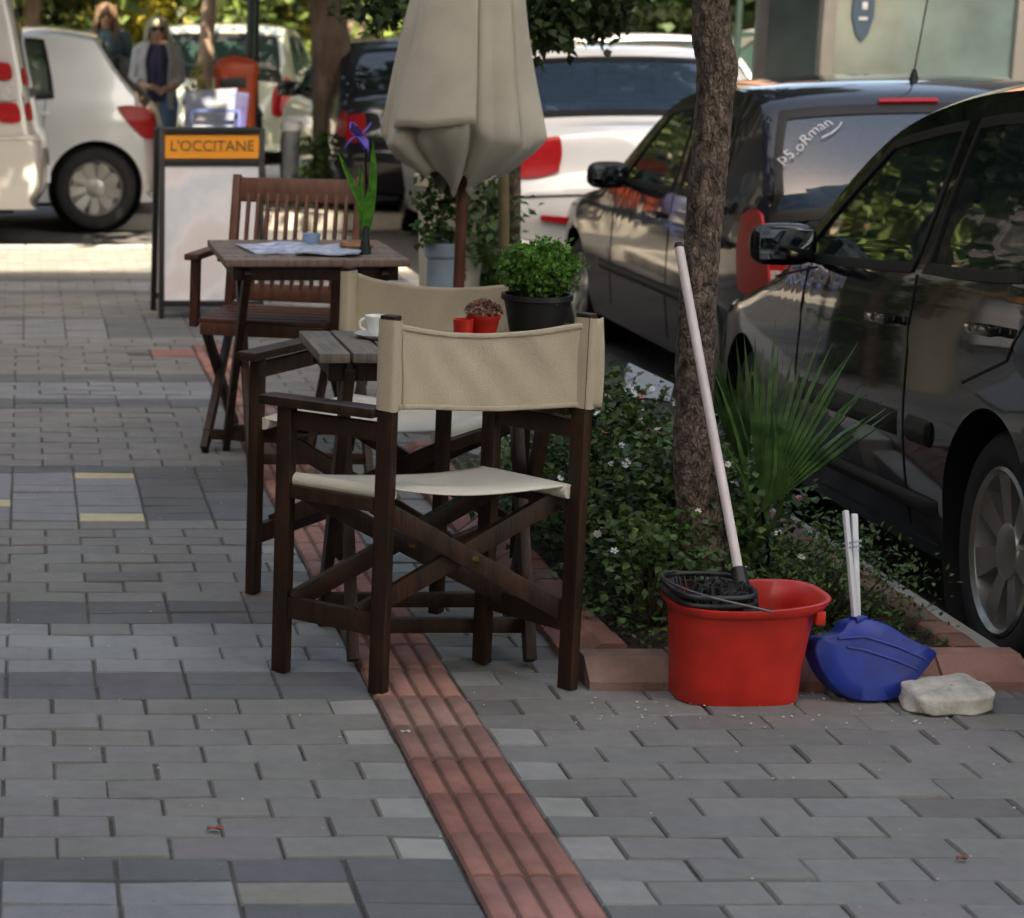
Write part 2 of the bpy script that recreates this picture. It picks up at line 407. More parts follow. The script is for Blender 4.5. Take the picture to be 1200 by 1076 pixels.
# tactile strip: 20 cm ribbed tiles
mb = MB(); cols = []
def rib_tile(x0, y0, c, turn=False):
    n = 32; g = .002; dz = random.uniform(-.002, .0015); tl = random.uniform(-.0015, .0015); sh = random.uniform(-.002, .002); P = []
    for k in range(n+1):
        t = k/n; u = (t*4) % 1.0; q = abs(u-.5)*2
        h = .0062*(1-min(1, max(0, (q-.50)/.42))**1.3)
        if q > .93: h -= .0015
        P.append((x0+g+t*(.2-2*g), h))
    vs = []
    for yy, dd in ((y0+g, -.004), (y0+g+.004, 0), (y0+.2-g-.004, 0), (y0+.2-g, -.004)):
        for (px, h) in P: vs.append((px+sh, yy, h+dd+dz+tl*(1 if yy > y0+.1 else -1)))
    w = n+1
    fs = [(j*w+i, j*w+i+1, (j+1)*w+i+1, (j+1)*w+i) for j in range(3) for i in range(n)]
    cc = [tuple(q*(.50 if (i*4/n) % 1 < .10 or (i*4/n) % 1 > .85 else (.9 if j == 1 else .55)) for q in c) for j in range(3) for i in range(n)]  # groove faces darkened: dirt colour, also standing in for weak rib shading
    if turn:
        cx, cy = x0+.1, y0+.1; vs = [(cx-(q[1]-cy), cy+(q[0]-cx), q[2]) for q in vs]
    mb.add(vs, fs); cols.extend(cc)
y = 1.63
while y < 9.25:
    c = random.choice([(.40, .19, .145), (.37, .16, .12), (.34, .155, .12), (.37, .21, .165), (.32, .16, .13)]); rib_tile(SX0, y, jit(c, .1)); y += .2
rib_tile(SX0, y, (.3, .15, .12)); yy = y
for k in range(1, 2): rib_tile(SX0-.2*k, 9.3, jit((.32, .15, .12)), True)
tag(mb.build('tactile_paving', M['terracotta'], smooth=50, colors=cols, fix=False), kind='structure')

# ---- planter bed: soil, reddish sloped brick edging (each edging brick belongs to the one planter)
pl = thing('flower_bed', 'long flower bed edged with sloping reddish bricks beside the parked cars', 'flower bed', (1.7, 4.6, 0))
mb = MB(); mb.grid(lambda s, t: (1.32+s*(KERBX-1.36), 4.56+t*2.4, .035+.03*noise.noise(Vector((s*5, t*14, 1)))), 24, 60)
mb.build('soil', M['soil'], pl, smooth='all')
mb = MB(); cols = []
def edging(p0, d, n, L, inw):
    """bricks in a row from p0 along d; outer face slopes up towards the bed (inw)."""
    p0 = Vector(p0); d = Vector(d); inw = Vector(inw)
    for k in range(n):
        a = p0+d*(k*L+.003); e = p0+d*((k+1)*L-.003); h = .064+random.uniform(-.005, .005); o_ = random.uniform(-.004, .004)
        pr = [(0+o_, -.02), (0+o_, .018), (.052+o_, h-.006), (.062+o_, h), (.115, h), (.12, h-.006), (.12, -.02)]
        vs = []
        for q in (a, e):
            for (w_, z) in pr: vs.append(q+inw*w_+Vector((0, 0, z)))
        m = len(pr); fs = [(i, i+1, m+i+1, m+i) for i in range(m-1)]+[tuple(range(m)), tuple(range(2*m-1, m-1, -1))]
        mb.add(vs, fs); cols.extend([jit(random.choice([(.30, .14, .10), (.26, .12, .09), (.33, .17, .13), (.26, .15, .12)]), .12)]*len(fs))
edging((1.235, 4.49, 0), (1, 0, 0), 5, .195, (0, 1, 0))
edging((1.235, 4.62, 0), (0, 1, 0), 24, .1, (1, 0, 0))
edging((KERBX+.02, 4.62, 0), (0, 1, 0), 24, .1, (-1, 0, 0))
mb.build('brick_edging', M['terracotta'], pl, colors=cols, smooth=25)
mb = MB(); mb.box((KERBX+.065, 5.75, -.17), (.09, 2.5, .33), bev=.01); mb.build('outer_kerb', M['concrete'], pl)

# ---- far pavement
b = MB(); b.box((2.6, 21, -.06), (4.4, 9, .13), bev=.02); tag(b.build('far_pavement', M['concrete']), kind='structure')
b = MB(); b.box((-7.3, 25, -.06), (15.2, 9.5, .13), bev=.02); tag(b.build('corner_pavement', M['concrete']), kind='structure')
b = MB(); b.box((20, 36, -.06), (80, 10, .13)); tag(b.build('distant_pavement', M['concrete']), kind='structure')

# ---- buildings
M['plaster'] = mat('plaster', (.16, .155, .14), .9, var=.1, scale=1.2, bump=.003, bscale=60)
M['plaster2'] = mat('ochre_plaster', (.16, .125, .085), .9, var=.12, scale=1.2)
M['brickred'] = mat('rust_plaster', (.30, .13, .08), .9, var=.2, scale=2)
M['shopglass'] = mat('shop_glass', (.02, .028, .03), .05, var=.3, scale=1, spec=1)
M['frame'] = mat('grey_frame', (.25, .24, .22), .5, var=.1)
M['stone_trim'] = mat('stone_trim', (.5, .46, .4), .8)
def building(name, label, x0, x1, y0, y1, h, wall, faces, bay=2.6, ground=True, winw=1.3):
    t = thing(name, label, 'building', ((x0+x1)/2, (y0+y1)/2, -.12))
    mb = MB(); mb.box(((x0+x1)/2, (y0+y1)/2, h/2-.3), (x1-x0, y1-y0, h+.4)); mb.build('wall', M[wall], t)
    mb = MB(); mb.box(((x0+x1)/2, (y0+y1)/2, h-.02), (x1-x0+.5, y1-y0+.5, .22), bev=.02); mb.build('cornice', M['stone_trim'], t)
    wproto = {}
    for f in faces:
        if f in ('E', 'W'): a0, a1 = y0, y1; X = x1 if f == 'E' else x0; sg = 1 if f == 'E' else -1
        else: a0, a1 = x0, x1; X = y1 if f == 'N' else y0; sg = 1 if f == 'N' else -1
        n = max(1, int((a1-a0)/bay)); st = (a1-a0)/n
        def P(a, out, z): return (X+sg*out, a, z) if f in ('E', 'W') else (a, X+sg*out, z)
        def D(l, th, z): return (th, l, z) if f in ('E', 'W') else (l, th, z)
        for k in range(n):
            c = a0+(k+.5)*st; z = 4.6
            if ground:
                w_ = st-.5
                mb = MB(); mb.box(P(c, .03, 1.45), D(w_, .06, 2.5)); g = mb.build('shop_window', M['shopglass'], t)
                mb = MB()
                for s_ in (-1, 1): mb.box(P(c+s_*w_/2, .06, 1.45), D(.08, .12, 2.6), bev=.01)
                mb.box(P(c, .06, 2.74), D(w_+.08, .12, .08), bev=.01); mb.box(P(c, .06, .18), D(w_+.08, .12, .12), bev=.01); mb.box(P(c, .055, 1.45), D(.05, .1, 2.5))
                mb.build('frame', M['frame'], g)
                z = 4.6
            else: z = 1.7
            while z < h-1.2:
                if z not in wproto or True:
                    mb = MB(); mb.box(P(c, .02, z), D(winw, .04, 1.5)); g = mb.build('window', M['shopglass'], t)
                    mb = MB()
                    for s_ in (-1, 1): mb.box(P(c+s_*winw/2, .05, z), D(.07, .1, 1.57), bev=.01)
                    for s_ in (-1, 1): mb.box(P(c, .05, z+s_*.78), D(winw+.14, .1, .07), bev=.01)
                    mb.box(P(c, .045, z), D(.05, .08, 1.5)); mb.box(P(c, .1, z-.86), D(winw+.3, .2, .07), bev=.01)
                    mb.build('frame', M['frame'], g)
                z += 3.0
    return t
M['light_plaster'] = mat('light_plaster', (.60, .56, .48), .9, var=.08, scale=1.2)  # pale, so the unseen buildings behind bounce light onto near surfaces
building('shop_building', 'plastered building with shop windows along the left side of the pavement', -9, -3.2, -3, 12.0, 6.2, 'plaster', 'E')
building('shadow_building', 'tall plastered building added unseen behind the viewer to shade the pavement', -3.4, 2.6, -12, -5, 18.6, 'light_plaster', 'N')  # unseen block, its height set to cast shade over the near pavement
building('taller_shadow_building', 'taller plastered building added unseen behind the viewer to shade the parked cars', 2.6, 7.5, -12, -5, 24.5, 'light_plaster', 'N')  # unseen block, raised so its shadow covers the row of cars
building('rust_building', 'rust coloured building far away behind the parked cars', 13, 30, 44, 52, 11, 'brickred', 'S', ground=True)
building('ochre_building', 'pale ochre building far away behind the trees', -22, 12.4, 48, 56, 13, 'plaster2', 'S', ground=True)
M['dark_stone'] = mat('dark_stone', (.07, .068, .06), .85, var=.2, scale=2)
building('reflection_building', 'unseen dark stone building added off to the left for the cars to reflect', -14, -4.2, 20.5, 46, 11, 'dark_stone', 'ES')  # unseen, added to give the car sides something dark to reflect
building('street_building', 'plastered building with shop windows across the road on the right', 13, 20, -3, 30, 12, 'plaster', 'W', bay=3.3)

for k in range(5):       # unseen awnings, added to vary the reflections in the parked cars' sides
    ya = -2.2+k*2.85; t = thing('awning', 'unseen cream cloth awning added for car reflections, %s from the near end' % ('first', 'second', 'third', 'fourth', 'fifth')[k], 'awning', (-3.2, ya+1.1, 2.85), 'unseen awnings added for car reflections')
    b = MB(); b.grid(lambda u, v: (-3.18+1.15*v, ya+2.2*u, 2.95-.42*v-.02*math.sin(u*25)*v), 24, 8, .004); b.build('cloth', M['awning_cloth'], t, smooth='all')
    b = MB(); b.grid(lambda u, v: (-2.03, ya+2.2*u, 2.53-.16*v*(1-.25*abs(math.sin(u*22)))), 40, 3, .004); b.build('valance', M['awning_cloth'], t, smooth='all')
    for q in (0, 2.2):
        b = MB(); b.bar((-3.18, ya+q, 2.5), (-2.05, ya+q, 2.5), .025, .025); b.build('arm', M['frame'], t)
# ================================================================ café furniture
def V3(p, z): return Vector((p[0], p[1], z))
def director_chair(label, FL, FR, RL, RR, top=.83, seatz=.45, armz=.61, cloth='canvas', grp='director chairs round the slatted table'):
    """folding chair from its four feet (front left, front right, rear left, rear right)."""
    c = [sum(p[k] for p in (FL, FR, RL, RR))/4 for k in (0, 1)]
    t = thing('director_chair', label, 'chair', (c[0], c[1], 0), grp)
    FL, FR, RL, RR = [Vector((p[0], p[1], 0)) for p in (FL, FR, RL, RR)]
    w_ = (RR-RL).normalized()
    def post(p, h, other):
        s = (other-p).normalized(); ang = math.atan2(s.y, s.x)
        b = MB(); b.box((p.x, p.y, h/2), (.038, .027, h), Matrix.Rotation(ang, 3, 'Z'), .004); b.build('leg', M['wood'], t)
    for f, r in ((FL, RL), (FR, RR)):
        post(f, armz, r); post(r, top, f)
        s = (f-r).normalized(); n = Vector((-s.y, s.x, 0))
        b = MB(); b.bar(r+V3((0, 0), armz+.011)+s*.02, f+V3((0, 0), armz+.011)+s*.06, .058, .022, bev=.006); b.build('armrest', M['wood'], t)
        b = MB(); b.bar(r+V3((0, 0), .155)+s*.02, f+V3((0, 0), .155)-s*.02, .022, .05, bev=.003); b.build('stretcher', M['wood'], t)
        b = MB(); b.bar(r+V3((0, 0), seatz-.03)+s*.02, f+V3((0, 0), seatz-.03)-s*.02, .026, .03, bev=.003); b.build('seat_rail', M['wood'], t)
        b = MB(); b.bar(r+V3((0, 0), armz-.03)+s*.02, f+V3((0, 0), armz-.03)-s*.02, .02, .04, bev=.003); b.build('arm_rail', M['wood'], t)
    dl = (FL-RL); dr = (FR-RR)
    for k, (tt) in enumerate((.16, .84)):
        a = RL+dl*tt; e = RR+dr*tt; s = dl.normalized()*(.014)
        b = MB(); b.bar(a+V3((0, 0), .17)+s, e+V3((0, 0), seatz-.03)+s, .022, .042, bev=.003); b.build('cross_brace', M['wood'], t)
        b = MB(); b.bar(a+V3((0, 0), seatz-.03)-s, e+V3((0, 0), .17)-s, .022, .042, bev=.003); b.build('cross_brace', M['wood'], t)
        m = (a+e)/2
        b = MB(); b.tube([m+V3((0, 0), .295)-dl.normalized()*.04, m+V3((0, 0), .295)+dl.normalized()*.04], .006); b.build('pivot_bolt', M['brass'], t)
    # seat canvas
    def seat(u, v):
        A = RL+(RR-RL)*u; B = FL+(FR-FL)*u; q = A*(1-v)+B*v; i = (u-.5)*2
        z = seatz+.012-.018*(1-i*i)-.003*math.sin(v*9+u*5)*(1-i*i)
        if abs(i) > .93: z -= (abs(i)-.93)*.35
        return (q.x+.0, q.y, z)
    ins = .02
    b = MB(); b.grid(seat, 28, 12, .003); b.build('seat_canvas', M['canvas_seat'], t, smooth='all')
    for (r, f) in ((RL, FL), (RR, FR)):      # rolled hem round the rail
        n = w_*(.012 if r is RL else -.012)
        b = MB(); b.tube([r+V3((0, 0), seatz-.006)+n*1.5, f+V3((0, 0), seatz-.006)+n*1.5], .016, 10); b.build('seat_hem', M['canvas_seat'], t, smooth=True)
    # back canvas wraps both rear posts
    bz0, bz1 = top-.205, top-.008; s = dl.normalized(); R0 = RL; R1 = RR
    def back(u, v):
        q = R0-w_*.022+(R1-R0+w_*.044)*u; i = (u-.5)*2; e = 1-i*i
        sag = .034*e*v+.012*e*(1-v)
        # at its ends the cloth passes behind the post
        q = q-s*(.020+.024*0)-s*0 + s*(.030*e*(0.6+.4*v))
        wr = .0035*math.sin(i*17+v*2.5)*(abs(i)**2)*(.4+v)*1.7+.0025*math.sin(u*31+v*9)*e
        q = q+s*wr
        z = bz0+(bz1-bz0)*v-sag*(v)-.006*e*(1-v)*0
        z += .004*math.sin(u*7+1)*(1-v)
        return (q.x, q.y, z)
    b = MB(); b.grid(back, 44, 16, .0025); b.build('back_canvas', M[cloth], t, smooth='all')
    for (u0, u1, v0, v1, nm) in ((.055, .945, .93, .995, 'top_hem'), (.055, .945, .005, .06, 'bottom_hem'), (.075, .088, .02, .98, 'side_seam'), (.912, .925, .02, .98, 'side_seam')):
        def hm(u, v, u0=u0, u1=u1, v0=v0, v1=v1):
            q = Vector(back(u0+(u1-u0)*u, v0+(v1-v0)*v)); return q-s*.0042
        b = MB(); b.grid(hm, 44 if u1-u0 > .5 else 3, 3 if u1-u0 > .5 else 20, .0024); b.build(nm, M[cloth], t, smooth='all')
    for (p, sg) in ((RL, -1), (RR, 1)):     # sleeve round the post
        s2 = s; w2 = Vector((s.y, -s.x, 0)); w2 = w2 if w2.dot(w_) > 0 else -w2
        def slv(u, v, p=p, sg=sg):
            a = u*2*PI; hx, hy = .0170, .0235
            cx = math.copysign(abs(math.cos(a))**.5, math.cos(a))*hx; cy = math.copysign(abs(math.sin(a))**.5, math.sin(a))*hy
            q = p+w2*cx+s2*cy
            return (q.x, q.y, bz0+.002+(bz1-bz0-.004)*v+.002*math.sin(v*11+a))
        b = MB(); b.grid(slv, 24, 8); b.build('canvas_sleeve', M[cloth], t, smooth='all')
    return t
director_chair('dark wooden director chair with beige canvas, nearest of all, its back to the viewer',
               (.577, 4.63), (1.045, 4.70), (.770, 4.465), (1.192, 4.50), top=.832)
director_chair('dark wooden director chair facing the viewer, standing behind the small slatted table',
               (1.02, 5.12), (.585, 5.31), (1.30, 5.48), (.862, 5.67), top=.80)

# ---- near table: folding slatted table with crossed legs
def slat_table(label, x0, x1, y0, y1, z, woodtop, wood, nsl, along='y', legs='x', legw=.045):
    t = thing('slatted_table', label, 'table', ((x0+x1)/2, (y0+y1)/2, 0), 'slatted café tables')
    for k in range(1):
        b = MB(); fr = .0
        if along == 'y':
            w_ = (x1-x0)/nsl
            for i in range(nsl): b.box((x0+(i+.5)*w_, (y0+y1)/2, z-.011+random.uniform(-.001, .001)), (w_-.007, y1-y0, .022), None, .003)
        else:
            w_ = (y1-y0)/nsl
            for i in range(nsl): b.box(((x0+x1)/2, y0+(i+.5)*w_, z-.011+random.uniform(-.001, .001)), (x1-x0, w_-.007, .022), None, .003)
        b.build('tabletop', M[woodtop], t)
    for yy in (y0+.05, y1-.05):
        b = MB(); b.box(((x0+x1)/2, yy, z-.045), (x1-x0-.06, .024, .046), None, .003); b.build('apron', M[wood], t)
    for xx in (x0+.05, x1-.05):
        b = MB(); b.box((xx, (y0+y1)/2, z-.046), (.024, y1-y0-.13, .044), None, .003); b.build('apron', M[wood], t)
    for xx, d in ((x0+.075, .026), (x1-.075, -.026)):
        for q, (ya, yb) in enumerate(((y0+.03, y1-.01), (y1-.03, y0+.01))):
            X = xx+(d*q)
            b = MB(); b.bar((X, ya, z-.03), (X, yb, .012), .024, legw, up=(0, 1, 0), bev=.003); b.build('leg', M[wood], t)
    for yy, zz, xi in ((y0+.07, .08, .10), (y1-.07, .08, .075)):
        b = MB(); b.bar((x0+xi, yy, zz), (x1-xi, yy, zz), .022, .035, bev=.003); b.build('stretcher', M[wood], t)
    return t
slat_table('small weathered slatted table holding coffee cup and potted basil, between two director chairs', .645, 1.25, 4.66, 5.02, .72, 'wood_grey', 'wood', 8, 'y')
T2 = slat_table('reddish wooden table with newspapers and an iris on top, farther along the pavement', .615, 1.19, 6.58, 7.22, .72, 'wood_top', 'wood', 7, 'x', legw=.05)

# ---- folding wooden armchair behind the far table
def folding_armchair():
    x0, x1, yf, yb = -.24, .20, -.21, .21
    t = thing('folding_armchair', 'red-brown wooden folding armchair with slatted back behind the reddish table', 'chair', (0, 0, 0))
    zt = .90
    def BK(x, v): return Vector((x, yb-.02+.10*v, .44+(zt-.44)*v))
    xl, xr = x0+.03, x1+.03
    for x in (xl, xr):
        b = MB(); b.bar(BK(x, -.05), BK(x, 1.02), .028, .045, up=(0, 1, 0), bev=.004); b.build('back_post', M['wood_red'], t)
    b = MB(); b.box((BK((xl+xr)/2, .91)), (xr-xl, .022, .085), Matrix.Rotation(-.2, 3, 'X'), .004); b.build('top_rail', M['wood_red'], t)
    b = MB(); b.box((BK((xl+xr)/2, .14)), (xr-xl, .022, .06), Matrix.Rotation(-.2, 3, 'X'), .004); b.build('lower_rail', M['wood_red'], t)
    n = 11
    for k in range(n):
        x = xl+.045+(xr-xl-.09)*k/(n-1)
        b = MB(); b.bar(BK(x, .17), BK(x, .88), .012, .024, up=(0, 1, 0), bev=.002); b.build('back_slat', M['wood_red'], t)
    b = MB()
    for k in range(6): b.box(((x0+x1)/2+.02, yf+.03+(yb-yf-.05)*k/5, .45), (x1-x0, .055, .018), None, .003)
    b.build('seat', M['wood_red'], t)
    b = MB(); b.box(((x0+x1)/2+.02, yf, .425), (x1-x0-.02, .022, .04), None, .003); b.build('front_rail', M['wood_red'], t)
    for x in (x0, x1+.04):
        b = MB(); b.bar((x, yf+.03, .43), (x+.015, yf-.02, .66), .03, .035, up=(0, 1, 0), bev=.003); b.build('arm_post', M['wood_red'], t)
        b = MB(); b.bar((x+.01, yf-.07, .672), (x+.035, yb+.04, .672), .05, .022, bev=.006); b.build('armrest', M['wood_red'], t)
    for x, q in ((x0+.03, .024), (x1, -.024)):
        b = MB(); b.bar((x, yf+.04, .44), (x+.02, yb+.03, .01), .024, .042, up=(0, 1, 0), bev=.003); b.build('leg', M['wood'], t)
        b = MB(); b.bar((x+q, yb-.02, .46), (x+q, yf-.02, .01), .024, .042, up=(0, 1, 0), bev=.003); b.build('leg', M['wood'], t)
    b = MB(); b.bar((x0+.04, yf+.02, .06), (x1-.01, yf+.02, .06), .02, .035, bev=.003); b.build('stretcher', M['wood'], t)
    t.location = (.86, 7.30, 0); t.rotation_euler = (0, 0, math.radians(-19))
    return t
folding_armchair()

# ---- closed parasol
def parasol():
    px, py = AY(541, 250, 7.7).x, 7.7
    t = thing('parasol', 'closed beige parasol on a wooden pole standing behind the director chairs', 'parasol', (px, py, 0))
    b = MB(); b.lathe([(.26, 0), (.26, .05), (.24, .06), (.04, .07), (.035, .34), (.03, .34)], (px, py, 0)); b.build('base', M['concrete'], t, smooth=True)
    b = MB(); b.tube([(px, py, .06), (px, py, 2.45)], .021, 16); b.build('pole', M['wood_red'], t, smooth=True)
    b = MB(); b.tube([(px+.0, py-.024, .93), (px, py-.024, 1.0)], .004, 6); b.ball((px, py, 2.5), (.028, .028, .05)); b.build('finial', M['brass'], t, smooth=True)
    b = MB(); b.tube([(px+.03+.016*math.cos(a), py-.02, .86+.02*math.sin(a)) for a in [k*PI/6 for k in range(13)]], .0025, 6, False); b.build('pull_ring', M['steel'], t, smooth=True)
    NR = 8
    def cloth(u, v):
        a = u*2*PI
        front = max(0, math.cos(a-1.5*PI)); ft = .5+.5*math.sin(a*2+.9)
        zh = .87+.12*(1-front)*ft+.035*math.sin(a*8+1)      # height of the hem
        zk = 1.05+.03*math.sin(a*3+.5)                         # height of the widest place
        if v < .75: z = 2.42-(2.42-zk)*(v/.75); r = .04+.252*(v/.75)**1.08
        else: q = (v-.75)/.25; z = zk-(zk-zh)*q; r = .292+(.085-.292)*min(1, (zk-z)/(zk-.865))**1.35
        k = min(1, v/.75)
        c1 = 1-abs(math.sin(a*4+.05+.10*math.sin(v*4))); c2 = 1-abs(math.sin(a*1.5+1.9))
        r *= 1-.24*k*c1**3-.09*k*c2**4+.05*k*math.sin(a*8+2.2+v)+.025*math.sin(v*9+a*3)*k
        return (px-.018*k+r*math.cos(a)+.003*math.sin(v*20+a*2), py+r*.8*math.sin(a), z+.006*math.sin(a*11)*k)
    b = MB(); b.grid(cloth, 240, 48, .002); b.build('canopy', M['parasol'], t, smooth='all')
    def flap(u, v):
        a = -PI/2-1.02*(1-u)+.0; z = 2.38-(2.38-1.075-.02*u)*v; r = (.045+.252*v**1.08)*(1.03+.03*u-.05*(1-u)**3)+.012*v
        return (px-.018*v+r*math.cos(a), py+r*.8*math.sin(a)-.012*v*u, z+.004*math.sin(u*9)*v)
    b = MB(); b.grid(flap, 24, 40, .002); b.build('canopy_fold', M['parasol'], t, smooth='all')
    for k in range(8):
        a = k*2*PI/8+.3; b = MB(); b.tube([(px+.03*math.cos(a), py+.03*math.sin(a), 2.36), (px+.12*math.cos(a), py+.1*math.sin(a), 1.15)], .007, 6); b.build('rib', M['wood_red'], t)
    b = MB()
    for z in (1.72,):
        b.tube([(px+.23*math.cos(q*PI/12), py+.19*math.sin(q*PI/12), z) for q in range(25)], .004, 6, False)
    return t
parasol()

# ---- bucket with wringer, mop, dustpan, stone
def bucket():
    cx, cy = AY(864, 822, 4.42).x, 4.455
    t = thing('mop_bucket', 'red plastic mop bucket standing in front of the tree trunk', 'bucket', (cx, cy, 0))
    hw0, hw1, hd0, hd1, H = .130, .143, .082, .115, .235
    def ring(r, z, lip=0, n=64):
        out = []
        for k in range(n):
            a = 2*PI*k/n; e = .62; c_, s_ = math.cos(a), math.sin(a)
            out.append((cx+(hw0+(hw1-hw0)*r+lip)*math.copysign(abs(c_)**e, c_), cy+(hd0+(hd1-hd0)*r+lip)*math.copysign(abs(s_)**e, s_), z))
        return out
    # the rim rises towards the pouring lip on the right
    prof = [(-.12, .004, -.004), (-.03, .0, 0), (0, .008, .002), (.3, .075, 0), (.9, .205, 0), (.93, .207, .005), (.97, .212, .009), (1, H-.012, .013), (1, H-.002, .013), (1, H, .010), (1, H-.003, .002), (.8, .19, -.004), (.1, .02, -.004), (-.9, .014, -.02)]
    b = MB(); n = 64; vs = []
    for (r, z, l) in prof:
        for p in ring(r, z, l):
            k = max(0, (p[0]-cx)/hw1); f = max(0, (z-.18)/.055)
            vs.append((p[0]+.022*f*k**3, p[1], p[2]-.012*f*(1-k)+.0*f))
    fs = [(i*n+k, i*n+(k+1) % n, (i+1)*n+(k+1) % n, (i+1)*n+k) for i in range(len(prof)-1) for k in range(n)]
    fs.append(tuple(range(n))); fs.append(tuple((len(prof)-1)*n+k for k in range(n)))
    b.add(vs, fs); b.build('body', M['red'], t, smooth=50)
    # wringer basket on the left half: ring, slotted walls
    b = MB(); wx = cx-.068
    for k in range(40):
        a = 2*PI*k/40; e = .6; c_, s_ = math.cos(a), math.sin(a)
        p0 = Vector((wx+.072*math.copysign(abs(c_)**e, c_), cy+.096*math.copysign(abs(s_)**e, s_), .243)); p1 = Vector((wx+.04*c_, cy+.05*s_, .12))
        b.bar(p0, p1, .009, .003, up=(0, 1, 0) if abs(c_) > .7 else (1, 0, 0), bev=0)
    b.tube([(wx+.086*math.copysign(abs(math.cos(a))**.6, math.cos(a)), cy+.105*math.copysign(abs(math.sin(a))**.6, math.sin(a)), .246) for a in [k*2*PI/48 for k in range(49)]], .006, 8, False)
    b.tube([(wx+.086*math.copysign(abs(math.cos(a))**.6, math.cos(a)), cy+.105*math.copysign(abs(math.sin(a))**.6, math.sin(a)), .228) for a in [k*2*PI/48 for k in range(49)]], .005, 8, False)
    b.lathe([(.04, .12), (.0, .12)], (wx, cy, 0), 24, sy=1.3, cap=False)
    b.build('wringer', M['black'], t, smooth=True)
    # wire bail lying over to the left and front
    pts = []
    for k in range(25):
        a = PI*k/24; pts.append((cx+.03-.195*math.sin(a)**.7, cy-.124*math.cos(a)*1.02, .222+.028*math.sin(a)**.5+.012*math.sin(a)))
    b = MB(); b.tube(pts, .0028, 8); b.build('handle', mat('dull_wire', (.12, .12, .12), .5, metal=.8), t, smooth=True)
    for q in (-.09, .09): b = MB(); b.box((cx+.143, cy+q, .20), (.02, .02, .03), None, .003); b.build('lug', M['red'], t)
    return cx, cy
bx, by = bucket()
def mop():
    base = AY(866, 672, 4.47); top = AY(796, 291, 4.93)
    d = (top-base).normalized(); b0 = base-d*.10
    t = thing('mop', 'mop with pale pink handle standing in the red bucket and leaning on the tree trunk', 'mop', b0)
    b = MB(); b.tube([base-d*.04, top], .0105, 16); b.build('handle', M['pink'], t, smooth=True)
    b = MB(); b.tube([top, top+d*.012], [.0112, .009], 14); b.build('end_cap', M['black'], t, smooth=True)
    b = MB(); b.tube([base-d*.10, base+d*.012], [.022, .0155], 14); b.box(base-d*.09+Vector((-.05, 0, .0)), (.14, .05, .03), None, .006); b.build('mop_socket', M['black'], t, smooth=True)
    b = MB()
    for k in range(190):
        a = random.uniform(0, 2*PI); r = random.uniform(.01, .04); st = base-d*.09+Vector((-.05+random.uniform(-.05, .05), random.uniform(.0, .03), .02))
        e1 = st+Vector((math.cos(a)*r*.9-.01, math.sin(a)*r, random.uniform(.0, .045))); e2 = e1+Vector((math.cos(a)*.012, math.sin(a)*.01, -.06))
        b.tube([st, (st+e1)/2+Vector((0, 0, .012)), e1, e2], [.005, .005, .0045, .004], 5)
    b.build('mop_head', M['rubber'], t, smooth=True)
mop()
